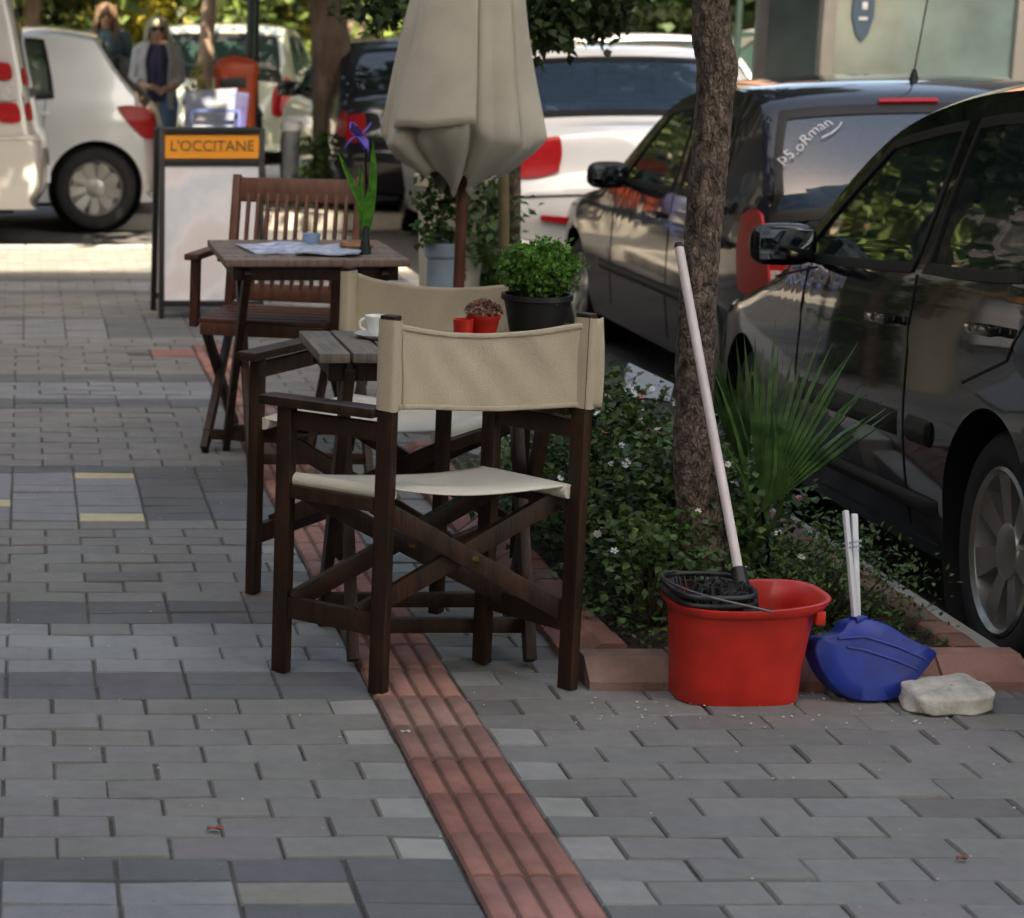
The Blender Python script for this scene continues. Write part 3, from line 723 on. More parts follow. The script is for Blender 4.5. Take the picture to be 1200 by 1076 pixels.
def dustpan():
    c = AY(1022, 822, 4.40); cx, cy = c.x, 4.40
    t = thing('dustpan', 'blue plastic dustpan propped upright beside the red bucket', 'dustpan', (cx, cy, 0))
    # outline in the leaning plane (u right, w up), seen from behind: round belly, straight lip on the upper right
    out = [(-.068, .150), (-.05, .172), (-.02, .178), (.03, .168), (.09, .132), (.137, .108), (.128, .085), (.085, .035), (.05, .008), (.02, .0), (-.035, .002), (-.075, .022), (-.108, .060), (-.126, .105), (-.118, .135), (-.09, .142)]
    pts = []
    for i in range(len(out)):
        p0, p1, p2, p3 = [Vector(out[(i+k) % len(out)]) for k in (-1, 0, 1, 2)]
        for s_ in range(4):
            q = s_/4; pts.append(.5*((2*p1)+(-p0+p2)*q+(2*p0-5*p1+4*p2-p3)*q*q+(-p0+3*p1-3*p2+p3)*q**3))
    lean = math.radians(14); n = len(pts)
    def W(u, w, d): return (cx+u, cy+w*math.sin(lean)+d*math.cos(lean), .003+w*math.cos(lean)-d*math.sin(lean)+.0)
    m = Vector((.0, .085)); vs = []
    rings = [(1.0, .050), (1.0, .048), (.995, -.002), (.985, -.008), (.96, -.011), (.6, -.013), (.05, -.014)]
    rings_in = [(.05, -.011), (.7, -.010), (.95, -.008), (.965, .002), (.98, .048)]
    for s_, d in rings+rings_in:
        for p in pts:
            q = m+(p-m)*s_
            dd = d if d < .04 else (d if p.x < .07 else .012)
            vs.append(W(q.x, q.y, dd))
    R = len(rings+rings_in); fs = []
    for i in range(R):
        j = (i+1) % R
        if i == len(rings)-1: fs.append(tuple(i*n+k for k in range(n))); fs.append(tuple(j*n+k for k in range(n))); continue
        for k in range(n): fs.append((i*n+k, i*n+(k+1) % n, j*n+(k+1) % n, j*n+k))
    b = MB(); b.add(vs, fs); b.build('pan', M['blue'], t, smooth=50)
    b = MB(); b.bar(W(-.024, .16, .012), W(-.027, .405, .012), .014, .011, bev=.004); b.build('handle', M['white'], t, smooth=True)
    b = MB(); b.bar(W(-.022, .176, -.012), W(-.030, .18, .014), .03, .012, bev=.003); b.build('handle_socket', M['blue'], t)
    b = MB()
    for q in (.0, .018): b.tube([W(-.075+q, .135-q, -.0145), W(-.02, .140-q*1.6, -.0155), W(.05, .118-q*1.7, -.0155), W(.112-q, .090-q*1.2, -.012)], .0028, 6)
    b.build('ridge', M['blue'], t, smooth=True)
    h = thing('hand_brush', 'white handled hand brush tied against the blue dustpan handle', 'brush', W(-.035, .18, 0))
    b = MB(); b.bar(W(-.034, .178, .0), W(-.052, .412, -.004), .012, .011, bev=.004); b.build('handle', M['white'], h, smooth=True)
    b = MB()
    for k in range(14):
        z = .325+.0*k; a = k*.9; b.tube([W(-.036+.016*math.cos(a), z+.0015*k, .006+.02*math.sin(a)), W(-.034+.016*math.cos(a+.5), z+.0015*k+.001, .006+.02*math.sin(a+.5))], .0025, 5)
    b.build('string', M['paper'], h)
dustpan()
def rock():
    c = AZ(1118, 838, 0); b = MB()
    def f(u, v):
        a = u*2*PI; ph = PI*v; e = .45
        sx = math.copysign(abs(math.cos(a))**.55, math.cos(a)); sy = math.copysign(abs(math.sin(a))**.55, math.sin(a)); st = math.sin(ph)**.2 if 0 < v < 1 else 0
        p = Vector((c.x+.088*sx*st+.012*math.cos(ph), c.y+.062*sy*st+.05, .021+.021*math.copysign(abs(math.cos(ph))**.3, math.cos(ph))))
        nz = noise.noise(p*22)*.011+noise.noise(p*55)*.005
        return p+Vector((sx, sy, .6*math.cos(ph)))*nz+Vector((0, 0, (p.y-c.y)*.12))
    b.grid(f, 48, 24)
    M['rock'] = mat('rock', (.46, .445, .40), .95, var=.25, scale=25, bump=.004, bscale=90, detail=10)
    o = b.build('paving_stone', M['rock'], smooth=40, origin=(c.x, c.y, 0)); tag(o, 'loose flat pale stone lying on the pavement beside the dustpan', 'stone')
rock()

# ---- things on the tables
def cup():
    c = AY(434, 400, 4.90); c.z = .72; c.x = .815; c.y = 4.9
    s_ = MB(); s_.lathe([(.03, .0), (.035, .003), (.052, .010), (.054, .012), (.050, .0125), (.03, .006), (0, .005)], c, 40); o = s_.build('saucer', M['ceramic'], smooth=True, origin=c)
    tag(o, 'white saucer under the coffee cup on the slatted table', 'saucer')
    t = thing('coffee_cup', 'white coffee cup on its saucer beside the back of the nearest director chair', 'cup', (c.x, c.y, .726))
    b = MB(); b.lathe([(.014, .0), (.016, .002), (.024, .016), (.029, .034), (.031, .046), (.029, .046), (.027, .034), (.021, .016), (0, .008)], (c.x, c.y, .727), 36); b.build('body', M['ceramic'], t, smooth=True)
    b = MB(); b.tube([(c.x-.028-.014*math.sin(a), c.y, .727+.026+.013*math.cos(a)) for a in [k*PI/10 for k in range(11)]], .0035, 8); b.build('handle', M['ceramic'], t, smooth=True)
cup()
def book(c, rz, w_, d, h, m, name, label, cat):
    R = Matrix.Rotation(rz, 3, 'Z'); b = MB(); c = Vector(c)
    def f(u, v):
        q = R@Vector(((u-.5)*w_, (v-.5)*d, 0)); return c+q+Vector((0, 0, h+.004*math.sin(u*3)*v+.003*math.sin(u*8+v*3)))
    b.grid(f, 16, 10, h*.9); o = b.build(name, m, smooth=30, origin=c); return tag(o, label, cat)
M['print'] = mat('printed_paper', (.12, .16, .30), .6, col2=(.62, .64, .68), scale=26, detail=3)
M['print2'] = mat('printed_paper2', (.55, .56, .60), .6, col2=(.20, .25, .36), scale=40, detail=3)
book((.84, 6.88, .7205), .12, .27, .30, .006, M['print'], 'newspaper', 'folded blue and white newspaper lying on the reddish table', 'newspaper')
book((.97, 6.78, .728), -.25, .20, .24, .005, M['print2'], 'magazine', 'grey printed magazine on top of the folded newspaper', 'magazine')
b = MB(); c = AY(365, 281, 6.95); c.z = .737
b.lathe([(.025, 0), (.027, .004), (.030, .03), (.028, .03), (.024, .006), (0, .005)], (c.x, c.y, .737), 24); o = b.build('ashtray', mat('blue_tin', (.25, .36, .48), .4), smooth=True, origin=(c.x, c.y, .737)); tag(o, 'small pale blue ashtray on the newspapers', 'ashtray')
c = Vector((1.055, 6.80, .72)); b = MB()
b.lathe([(.02, .0), (.038, .003), (.052, .016), (.055, .026), (.050, .034), (.030, .037), (.026, .024), (0, .022)], c, 36, sx=1.0)
o = b.build('round_bowl', M['bread'], smooth=True, origin=c); tag(o, 'low round brown bowl on the corner of the reddish table', 'bowl')
# ================================================================ vehicles
def paint(name, col, rough=.28, metal=.3, spec=.15, coat=1):
    m, nt, b = newmat(name); N = nt.nodes; L = nt.links
    tc = N.new('ShaderNodeTexCoord'); n = N.new('ShaderNodeTexNoise'); n.inputs['Scale'].default_value = 2.2; n.inputs['Detail'].default_value = 8
    L.new(tc.outputs['Object'], n.inputs[0]); cr = N.new('ShaderNodeValToRGB')
    cr.color_ramp.elements[0].color = tuple(c*.85 for c in col)+(1,); cr.color_ramp.elements[1].color = (*[min(1, c*1.12+.004) for c in col], 1)
    L.new(n.outputs[0], cr.inputs[0]); L.new(cr.outputs[0], b.inputs['Base Color'])
    mr = N.new('ShaderNodeMapRange'); mr.inputs[3].default_value = .01; mr.inputs[4].default_value = .07; L.new(n.outputs[0], mr.inputs[0]); L.new(mr.outputs[0], b.inputs['Coat Roughness'])
    b.inputs['Metallic'].default_value = metal; b.inputs['Roughness'].default_value = rough; b.inputs['Coat Weight'].default_value = coat; b.inputs['Specular IOR Level'].default_value = spec
    return m
M['p_black'] = paint('near_black_paint', (.008, .0078, .0075), rough=.12, metal=0, spec=.05, coat=.8)
M['p_navy'] = paint('blue_black_paint', (.010, .011, .017), rough=.12, metal=0, spec=.05, coat=.75)
M['p_white'] = paint('white_paint', (.60, .61, .62), metal=0)
M['p_silver'] = paint('silver_paint', (.66, .67, .68), metal=.15)
M['p_cream'] = paint('van_white_paint', (.50, .485, .46), metal=0)
M['p_dark'] = paint('dark_paint', (.012, .013, .017), metal=.1)
M['p_green'] = paint('pale_green_paint', (.34, .36, .28), metal=.2)
M['trim'] = mat('black_trim', (.007, .007, .007), .5, var=.2, spec=.25)
M['seatcloth'] = mat('seat_cloth', (.06, .06, .062), .9, var=.3, scale=30)
def panemat(name, tint, body=None, w=0):
    m, nt, b = newmat(name); N = nt.nodes; L = nt.links; N.remove(b)
    fr = N.new('ShaderNodeFresnel'); fr.inputs[0].default_value = 1.5; tr = N.new('ShaderNodeBsdfTransparent'); tr.inputs[0].default_value = (*tint, 1)
    gl = N.new('ShaderNodeBsdfGlossy'); gl.inputs['Roughness'].default_value = .015
    tc = N.new('ShaderNodeTexCoord'); n = N.new('ShaderNodeTexNoise'); n.inputs['Scale'].default_value = 2.5; L.new(tc.outputs['Object'], n.inputs[0])
    bp = N.new('ShaderNodeBump'); bp.inputs['Distance'].default_value = .0012; L.new(n.outputs[0], bp.inputs['Height']); L.new(bp.outputs[0], gl.inputs['Normal'])
    df = N.new('ShaderNodeBsdfDiffuse'); df.inputs[0].default_value = (*(body or (.3, .3, .3)), 1); m0 = N.new('ShaderNodeMixShader'); m0.inputs[0].default_value = w or .03
    L.new(tr.outputs[0], m0.inputs[1]); L.new(df.outputs[0], m0.inputs[2]); mx = N.new('ShaderNodeMixShader')
    ml = N.new('ShaderNodeMath'); ml.operation = 'MULTIPLY'; ml.inputs[1].default_value = 1.3; ml.use_clamp = True; L.new(fr.outputs[0], ml.inputs[0]); L.new(ml.outputs[0], mx.inputs[0])
    L.new(m0.outputs[0], mx.inputs[1]); L.new(gl.outputs[0], mx.inputs[2]); L.new(mx.outputs[0], N['Material Output'].inputs[0]); return m
M['pane'] = panemat('window_pane', (.36, .50, .47), (.14, .22, .20), .09)
M['glass_blue'] = panemat('sky_painted_pane', (.26, .36, .50), (.07, .13, .22), .25)  # blue diffuse colour paints in the sky's reflection
M['seam'] = mat('seam', (.004, .004, .004), .9)
M['interior'] = mat('interior', (.04, .038, .035), .9)

def catmull(P, n):
    P = [Vector(p) for p in P]; out = []
    seg = []
    for i in range(len(P)-1):
        p0 = P[i-1] if i else 2*P[0]-P[1]; p1, p2 = P[i], P[i+1]; p3 = P[i+2] if i+2 < len(P) else 2*P[-1]-P[-2]
        for s_ in range(12):
            q = s_/12; seg.append(.5*((2*p1)+(-p0+p2)*q+(2*p0-5*p1+4*p2-p3)*q*q+(-p0+3*p1-3*p2+p3)*q**3))
    seg.append(P[-1]); L = [0]
    for a, b in zip(seg, seg[1:]): L.append(L[-1]+(b-a).length)
    k = 0
    for i in range(n+1):
        d = L[-1]*i/n
        while k < len(L)-2 and L[k+1] < d: k += 1
        q = (d-L[k])/max(1e-9, L[k+1]-L[k]); out.append(seg[k].lerp(seg[k+1], q))
    return out

class Body:
    def __init__(s, prof, hw, zb, belt, roof, tumble=.15, wbx=2.6, Rw=.305, arch=.345, N=110, edge=.07, endcrown=.14):
        s.C = catmull([(x, 0, z) for x, z in prof], N); s.N = N; s.hw = hw; s.zb = zb; s.belt = belt; s.roof = roof; s.tumble = tumble
        s.wbx = wbx; s.Rw = Rw; s.arch = arch; s.edge = edge; s.xf = max(p.x for p in s.C); s.xr = min(p.x for p in s.C); s.ec = endcrown; s.tap = .16
    def W(s, x, z):
        e = min(x-s.xr, s.xf-x); e = max(0, e)
        P = s.hw*(1-s.tap*(1-min(1, e/.85))**2.4)
        t = 1.0
        if z < .55: t -= .05*((.55-z)/.35)**1.6
        if z > .62: t -= .018*min(1, (z-.62)/(s.belt-.62))**2
        if z > s.belt:
            q = (z-s.belt)/(s.roof-s.belt); t -= s.tumble/s.hw*(.82*q+.18*q*q)+.010*min(1, q*8)
        # shallow waist line
        t += .006*math.exp(-((z-(s.belt-.13))/.03)**2)
        return P*t
    def nrm(s, i):
        a = s.C[max(0, i-1)]; b = s.C[min(s.N, i+1)]; d = (b-a).normalized(); return Vector((-d.z, 0, d.x))
    def Cp(s, t):
        f = max(0, min(s.N, t)); i = min(int(f), s.N-1); q = f-i
        p = s.C[i].lerp(s.C[i+1], q); n = s.nrm(i).lerp(s.nrm(i+1), q).normalized(); return p, n
    def top(s, t, u, off=0):            # u in -1..1 across
        p, n = s.Cp(t); inn = n                       # points inwards
        e = min(p.x-s.xr, s.xf-p.x); cr = .03+s.ec*max(0, 1-e/.5)**1.5*(1 if p.z < s.belt+.1 else .5)
        a = abs(u); d = s.edge*(1-(1-a**4)**.25)+cr*u*u
        ed = p+inn*(s.edge+cr)
        w = s.W(ed.x, ed.z)
        y = w*u
        q = p+inn*d; nn = -inn+Vector((0, u*.25, 0))
        return Vector((q.x, y, q.z))+nn.normalized()*off
    def side(s, x, z, sg=1, off=0): return Vector((x, sg*(s.W(x, z)+off), z))
    def tof(s, x, z):
        return min(range(s.N+1), key=lambda i: (s.C[i].x-x)**2+(s.C[i].z-z)**2)
    def mesh(s):
        nu, nr = 22, 18; N = s.N; rings = []
        for i in range(N+1):
            q = i/N; xl = (s.xf-.10)+(s.xr+.10-(s.xf-.10))*q
            top = [s.top(i, -math.sin(k/nu*PI-PI/2)) for k in range(nu+1)]      # left (+y) to right
            L = Vector((xl, 0, s.zb+.0)); r = []
            eL = top[0]; eR = top[-1]
            for k in range(nr, 0, -1):
                a = k/nr; x = eL.x+(L.x-eL.x)*a; z = eL.z+(L.z-eL.z)*a; r.append(Vector((x, s.W(x, z), z)))
            r += top
            for k in range(1, nr+1):
                a = k/nr; x = eR.x+(L.x-eR.x)*a; z = eR.z+(L.z-eR.z)*a; r.append(Vector((x, -s.W(x, z), z)))
            rings.append(r)
        m = len(rings[0]); vs = [p for r in rings for p in r]; fs = []
        for i in range(N):
            for k in range(m-1): fs.append((i*m+k, i*m+k+1, (i+1)*m+k+1, (i+1)*m+k))
            fs.append((i*m+m-1, i*m, (i+1)*m, (i+1)*m+m-1))
        fs.append(tuple(range(m))); fs.append(tuple(N*m+k for k in reversed(range(m))))
        return vs, fs
    def sq(s, u, v, k):               # rounds the corners of the unit square
        a, b = 2*u-1, 2*v-1; return (a*math.sqrt(max(0, 1-b*b*k/2))+1)/2, (b*math.sqrt(max(0, 1-a*a*k/2))+1)/2
    def sidefn(s, quad, sg, bulge=0, k=.12):
        bl, br, tr, tl = [Vector((q[0], q[1], 0)) for q in quad]
        def f(u, v, off):
            u, v = s.sq(u, v, k); p = (bl.lerp(br, u)).lerp(tl.lerp(tr, u), v); return s.side(p.x, p.y+bulge*v*4*u*(1-u), sg, off)
        return f
    def topfn(s, t0, t1, u0, u1, taper=0, k=.10):
        def f(a, c, off):
            a, c = s.sq(a, c, k); return s.top(t0+(t1-t0)*a, (u0+(u1-u0)*c)*(1-taper*a), off)
        return f
    def sheet(s, f, off, nu=14, nv=10, thick=None):
        b = MB(); b.grid(lambda u, v: f(u, v, off), nu, nv, thick); return b
    def solid(s, f, o0, o1, nu=14, nv=10):       # closed block between two offsets of a sheet
        b = MB(); w = nv+1; m = (nu+1)*w
        vs = [f(i/nu, j/nv, o0) for i in range(nu+1) for j in range(nv+1)]+[f(i/nu, j/nv, o1) for i in range(nu+1) for j in range(nv+1)]
        fs = [(i*w+j, (i+1)*w+j, (i+1)*w+j+1, i*w+j+1) for i in range(nu) for j in range(nv)]; fs += [tuple(q+m for q in reversed(f_)) for f_ in fs]
        for i in range(nu): fs.append((i*w, i*w+m, (i+1)*w+m, (i+1)*w)); fs.append((i*w+nv, (i+1)*w+nv, (i+1)*w+nv+m, i*w+nv+m))
        for j in range(nv): fs.append((j, j+1, j+1+m, j+m)); fs.append((nu*w+j, nu*w+j+m, nu*w+j+1+m, nu*w+j+1))
        b.add(vs, fs); return b
    def ring(s, fo, fi, off):
        def per(q):
            q = (q % 1)*4; i = int(q); r = q-i; return ((r, 0), (1, r), (1-r, 1), (0, 1-r))[min(i, 3)]
        P = [(0, off-.02), (0, off), (.8, off+.002), (1, off), (1, off-.02)]; n = 64; b = MB(); vs = []
        for i in range(n):
            u, v = per(i/n); O = [fo(u, v, o_) for _, o_ in P]; I = [fi(u, v, o_) for _, o_ in P]
            for k, (w, o_) in enumerate(P): vs.append(O[k].lerp(I[k], w))
        m = len(P); b.add(vs, [(i*m+k, ((i+1) % n)*m+k, ((i+1) % n)*m+k+1, i*m+k+1) for i in range(n) for k in range(m-1)]); return b
    def ztop(s, x):
        c = [p.z for p in s.C if abs(p.x-x) < .06]; return max(c) if c else s.belt
    def cabin(s, x0, x1):
        n = 26; b = MB(); vs = []; m = 0
        for i in range(n+1):
            x = x0+(x1-x0)*i/n; zt = max(.62, s.ztop(x)-.075); zs = [.50, .70, .9, 1.0, 1.1, 1.2, 1.3, 1.4]; r = []
            L = [min(z, zt-.03) for z in zs]
            for k, z in enumerate(L): z += k*.0004; r.append((x, s.W(x, z)-.07, z))
            we = s.W(x, zt)-.12; 
            for q in (1, .5, 0, -.5, -1): r.append((x, we*q, zt+.02*(1-q*q)))
            for k in range(len(L)-1, -1, -1): z = L[k]+k*.0004; r.append((x, -(s.W(x, z)-.07), z))
            m = len(r); vs += r
        fs = [(i*m+k, i*m+(k+1) % m, (i+1)*m+(k+1) % m, (i+1)*m+k) for i in range(n) for k in range(m)]+[tuple(range(m)), tuple(n*m+k for k in reversed(range(m)))]
        b.add(vs, fs); return b

def wheel_mb(R, W_, rimR, nsp):
    t = MB(); pr = [(rimR, -W_/2+.01), (rimR+.02, -W_/2), (R-.03, -W_/2), (R-.008, -W_/2+.02), (R, -W_/2+.05), (R, W_/2-.05), (R-.008, W_/2-.02), (R-.03, W_/2), (rimR+.02, W_/2), (rimR, W_/2-.012)]
    Rm = Matrix(((1, 0, 0), (0, 0, 1), (0, 1, 0))); t.lathe(pr, (0, 0, 0), 48, Rm, cap=False)
    r = MB(); r.lathe([(rimR+.004, W_/2-.006), (rimR-.004, W_/2+.0), (rimR-.014, W_/2-.01), (rimR-.02, W_/2-.05), (rimR-.03, -W_/2+.02), (.05, -W_/2+.03)], (0, 0, 0), 48, Rm, cap=False)
    # spokes in the plane y = W/2 - .03
    for k in range(nsp):
        a = 2*PI*k/nsp; rr = rimR-.012
        def P(rad, off, y): return Vector((math.cos(a)*rad-math.sin(a)*off, y, math.sin(a)*rad+math.cos(a)*off))
        w0, w1 = rimR*.10, rimR*.19
        vs = [P(.03, -w0, W_/2-.03), P(.03, w0, W_/2-.03), P(rr, w1, W_/2-.012), P(rr, -w1, W_/2-.012), P(.03, -w0, W_/2-.055), P(.03, w0, W_/2-.055), P(rr, w1*.8, W_/2-.045), P(rr, -w1*.8, W_/2-.045)]
        r.add(vs, [(0, 1, 2, 3), (7, 6, 5, 4), (0, 4, 5, 1), (1, 5, 6, 2), (2, 6, 7, 3), (3, 7, 4, 0)])
    r.lathe([(.075, W_/2-.05), (.07, W_/2-.022), (.045, W_/2-.016), (0, W_/2-.014)], (0, 0, 0), 24, Rm)
    d = MB(); d.lathe([(rimR-.03, -.02), (.04, -.02), (.04, .0), (rimR-.03, .0)], (0, 0, 0), 32, Rm, cap=False)
    return t, r, d

def car(name, label, cat, loc, head, pitch, pm, spec, group=None, fine=True):
    """local axes: +x forward, +y left, origin on the ground below the rear axle centre."""
    B = Body(spec['prof'], spec['hw'], spec.get('zb', .21), spec['belt'], spec['roof'], spec.get('tumble', .15), spec['wb'], spec.get('Rw', .305), spec.get('arch', .35), N=110 if fine else 60, edge=spec.get('edge', .07), endcrown=spec.get('ec', .14))
    B.tap = spec.get('tap', .16)
    t = thing(name, label, cat, (0, 0, 0), group)
    vs, fs = B.mesh(); m = MB(); m.add(vs, fs); body = m.build('body', M[pm], t)
    # wheel arches are cut out of the body
    cut = MB(); Rm = Matrix(((1, 0, 0), (0, 0, 1), (0, 1, 0)))
    for x in (0, B.wbx):
        for sg in (1, -1):
            cut.lathe([(B.arch, -.17), (B.arch, .17)], (x, sg*(B.hw-.06), B.Rw+.005), 48, Rm)
    hollow = spec.get('hollow')
    cuts = [(cut, 'trim')]; wfn = []; rw = None
    if hollow:
        cuts.append((B.cabin(*hollow), 'interior')); wc = MB()
        for sg in (1, -1):
            for q in spec['windows']:
                f = B.sidefn(q[:4], sg, q[4] if len(q) > 4 else 0); c_ = B.solid(f, .10, -.16); wc.add(c_.v, c_.f)
        a_, c_, k = spec['screen']; f = B.topfn(B.tof(*a_), B.tof(*c_), -k, k, .06); c1 = B.solid(f, .10, -.16, 12, 14); wc.add(c1.v, c1.f)
        a_, c_, k = spec['rearwin']; f = B.topfn(B.tof(*a_), B.tof(*c_), -k, k, -spec.get('rwt', .06)); c1 = B.solid(f, .10, -.16, 12, 14); wc.add(c1.v, c1.f)
        cuts.append((wc, 'trim'))
    cos = []
    for j, (cm, mm) in enumerate(cuts):
        co = cm.build('cutter', M[mm]); cos.append(co); md = body.modifiers.new('cut', 'BOOLEAN'); md.operation = 'DIFFERENCE'; md.object = co; md.solver = 'EXACT'; md.use_self = True
        try: md.material_mode = 'TRANSFER'
        except Exception: pass
    dg = bpy.context.evaluated_depsgraph_get(); dg.update()
    me = bpy.data.meshes.new_from_object(body.evaluated_get(dg)); body.modifiers.clear(); body.data = me
    for co in cos: bpy.data.objects.remove(co)
    me.name = 'body'; me.polygons.foreach_set('use_smooth', [True]*len(me.polygons)); me.set_sharp_from_angle(angle=math.radians(28))
    # dark liners inside the arches
    tm, rm, dm = wheel_mb(B.Rw, .2, spec.get('rim', .2), spec.get('spokes', 7)); first = None
    for x in (0, B.wbx):
        for sg in (1, -1):
            m = MB(); m.lathe([(B.arch-.006, -.13), (B.arch-.006, .13)], (x, sg*(B.W(x, .45)-.145), B.Rw+.005), 40, Rm, cap=False); 
            m.lathe([(B.arch-.006, 0), (0, 0)], (x, sg*(B.hw-.24), B.Rw+.005), 40, Rm, cap=False)
            m.build('arch_liner', M['trim'], t)
            y = sg*(B.W(x, .35)-.125)
            if first is None:
                w = tm.build('wheel', M['rubber'], t, smooth=50); r = rm.build('rim', M['alloy'], w, smooth=35); d = dm.build('brake_disc', M['steel'], w, smooth=35); first = w
            else: w = copy_tree(first, t)
            w.location = (x, y, B.Rw); w.rotation_euler = (0, random.uniform(0, 1), 0 if sg > 0 else PI)
    # side windows with dark surrounds
    for sg in (1, -1):
        for q in spec['windows']:
            bl, br, tr, tl = q[:4]; bu = q[4] if len(q) > 4 else 0; e = .016
            big = [(bl[0]-e, bl[1]-e), (br[0]+e, br[1]-e), (tr[0]+e, tr[1]+e), (tl[0]-e, tl[1]+e)]; e = -.012
            sm = [(bl[0]-e, bl[1]-e), (br[0]+e, br[1]-e), (tr[0]+e, tr[1]+e), (tl[0]-e, tl[1]+e)]
            fo, fi = B.sidefn(big, sg, bu), B.sidefn(sm, sg, bu)
            f = B.ring(fo, fi, .004).build('window_frame', M['trim'], t, smooth=50)
            B.sheet(B.sidefn(q[:4], sg, bu), -.002 if hollow else .002).build('pane', M['pane' if hollow else 'glass'], f, smooth='all')
        for q in spec.get('sidelights', []):
            B.sheet(B.sidefn(q[:4], sg, 0, .55), .006, thick=.012).build('tail_light', M[q[4]], t, smooth=50)
        for (xz) in spec.get('seams', []):
            b = MB()
            for (p, q) in zip(xz, xz[1:]):
                n_ = 8
                for k in range(n_):
                    a0, a1 = k/n_, (k+1)/n_
                    A = (p[0]+(q[0]-p[0])*a0, p[1]+(q[1]-p[1])*a0); E = (p[0]+(q[0]-p[0])*a1, p[1]+(q[1]-p[1])*a1)
                    b.bar(B.side(A[0], A[1], sg, .0005), B.side(E[0], E[1], sg, .0005), .006, .004, up=(0, 1, 0), bev=0)
            b.build('door_seam', M['seam'], t)
        for (x0, z0, x1, z1, h) in spec.get('mould', []):
            b = MB(); n_ = 24
            def f(u, v):
                x = x0+(x1-x0)*u; z = z0+(z1-z0)*u; a = v*2*PI; o = .014*max(0, math.cos(a))*min(1, 20*u, 20*(1-u))
                return B.side(x, z+h/2*math.sin(a), sg, .001+o)
            b.grid(f, n_, 12); b.build('side_moulding', M[spec.get('mouldmat', pm)], t, smooth='all')
        for (x, z) in spec.get('handles', []):
            b = MB(); p = B.side(x, z, sg, .026); b.box(p, (.19, .016, .026), None, .006); b.box(B.side(x-.08, z, sg, .012), (.03, .03, .022), None, .004); b.box(B.side(x+.08, z, sg, .012), (.03, .03, .022), None, .004)
            b.build('door_handle', M[spec.get('handlemat', pm)], t, smooth=True)
        if 'mirror' in spec:
            x, z = spec['mirror']; p = B.side(x, z, sg, .12); b = MB()
            def f(u, v):
                a = u*2*PI; ph = v*PI; e = .6
                cy_ = math.copysign(abs(math.cos(a))**e, math.cos(a)); cz_ = math.copysign(abs(math.sin(a))**e, math.sin(a))
                st = math.sin(ph)**.6 if 0 < v < 1 else 0
                return p+Vector((-math.cos(ph)*.055*(1 if ph > PI/2 else .55), .105*cy_*st*(1 if sg*cy_ < 0 else 1), .068*cz_*st))
            b.grid(f, 32, 16); b.bar(B.side(x+.01, z-.045, sg, -.02), p+Vector((0, 0, -.03)), .05, .035, bev=.008); o_ = b.build('door_mirror', M[spec.get('mirrormat', pm)], t, smooth=60)
            b = MB(); b.box(p+Vector((-.042, 0, .0)), (.008, .165, .096), None, .003); b.build('mirror_glass', M['mirrorglass'], o_, smooth=True)
    # windscreen, rear window, rear lamps
    if 'screen' in spec:
        a, c, k = spec['screen']; B.sheet(B.topfn(B.tof(*a), B.tof(*c), -k, k, .06), -.002 if hollow else .003, 16, 12).build('windscreen', M['pane' if hollow else 'glass'], t, smooth='all')
    if 'rearwin' in spec:
        a, c, k = spec['rearwin']; ta, tc_ = B.tof(*a), B.tof(*c); tp = -spec.get('rwt', .06)
        fr_ = B.ring(B.topfn(ta-.7, tc_+.7, -k-.025, k+.025, tp), B.topfn(ta+.4, tc_-.4, -k+.02, k-.02, tp), .004).build('window_frame', M['trim'], t, smooth=50); spec['_rearframe'] = fr_
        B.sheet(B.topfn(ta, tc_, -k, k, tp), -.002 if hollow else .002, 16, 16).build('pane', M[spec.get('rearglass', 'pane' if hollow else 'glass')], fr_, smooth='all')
        spec['_rear'] = (B, ta, tc_, k)
    for (a, c, u0, u1, mm, nm) in spec.get('rearparts', []):
        for sg in ((1, -1) if u0 > 0 else (1,)):
            B.sheet(B.topfn(B.tof(*a), B.tof(*c) if c else B.tof(*a)+.38, sg*u0, sg*u1, 0, .5 if 'light' in nm and c else .0), .006, thick=.012).build(nm, M[mm], t, smooth=50)
    if hollow:
        def seat(x, y, w):
            b = MB(); b.box((x, y, .50), (.5, w, .16), None, .05); b.box((x-.28, y, .80), (.14, w-.02, .62), Matrix.Rotation(-.22, 3, 'Y'), .05); st = b.build('seat', M['seatcloth'], t, smooth=True)
            for dy in ((0,) if w < .7 else (-.4, 0, .4)):
                b = MB(); b.box((x-.37, y+dy, 1.20), (.09, .26, .19), Matrix.Rotation(-.15, 3, 'Y'), .035)
                for q in (-.06, .06): b.tube([(x-.36, y+dy+q, 1.0), (x-.37, y+dy+q, 1.16)], .006, 6)
                b.build('headrest', M['seatcloth'], st, smooth=True)
        xs_ = spec.get('seatx', 1.05)
        for y in (-.36, .36): seat(xs_, y, .48)
        seat(xs_-.85, 0, 1.2)
        b = MB(); b.box((xs_+.78, 0, .80), (.3, B.hw*1.6, .2), None, .05); b.build('dashboard', M['interior'], t, smooth=True)
        b = MB(); R_ = Matrix.Rotation(1.15, 3, 'Y'); b.tube([Vector((xs_+.48, .36, .90))+R_@Vector((.18*math.cos(q*PI/16), .18*math.sin(q*PI/16), 0)) for q in range(33)], .013, 8, False)
        b.bar(Vector((xs_+.48, .36, .90))+R_@Vector((0, -.17, 0)), Vector((xs_+.48, .36, .90))+R_@Vector((0, .17, 0)), .04, .02); b.build('steering_wheel', M['interior'], t, smooth=True)
    if 'antenna' in spec:
        x, z, y, L = spec['antenna']; b = MB(); b.lathe([(.022, 0), (.018, .015), (.008, .05)], (x, y, z), 12); b.tube([(x, y, z+.04), (x-.10, y, z+L)], .0035, 6); b.build('antenna', M['trim'], t, smooth=True)
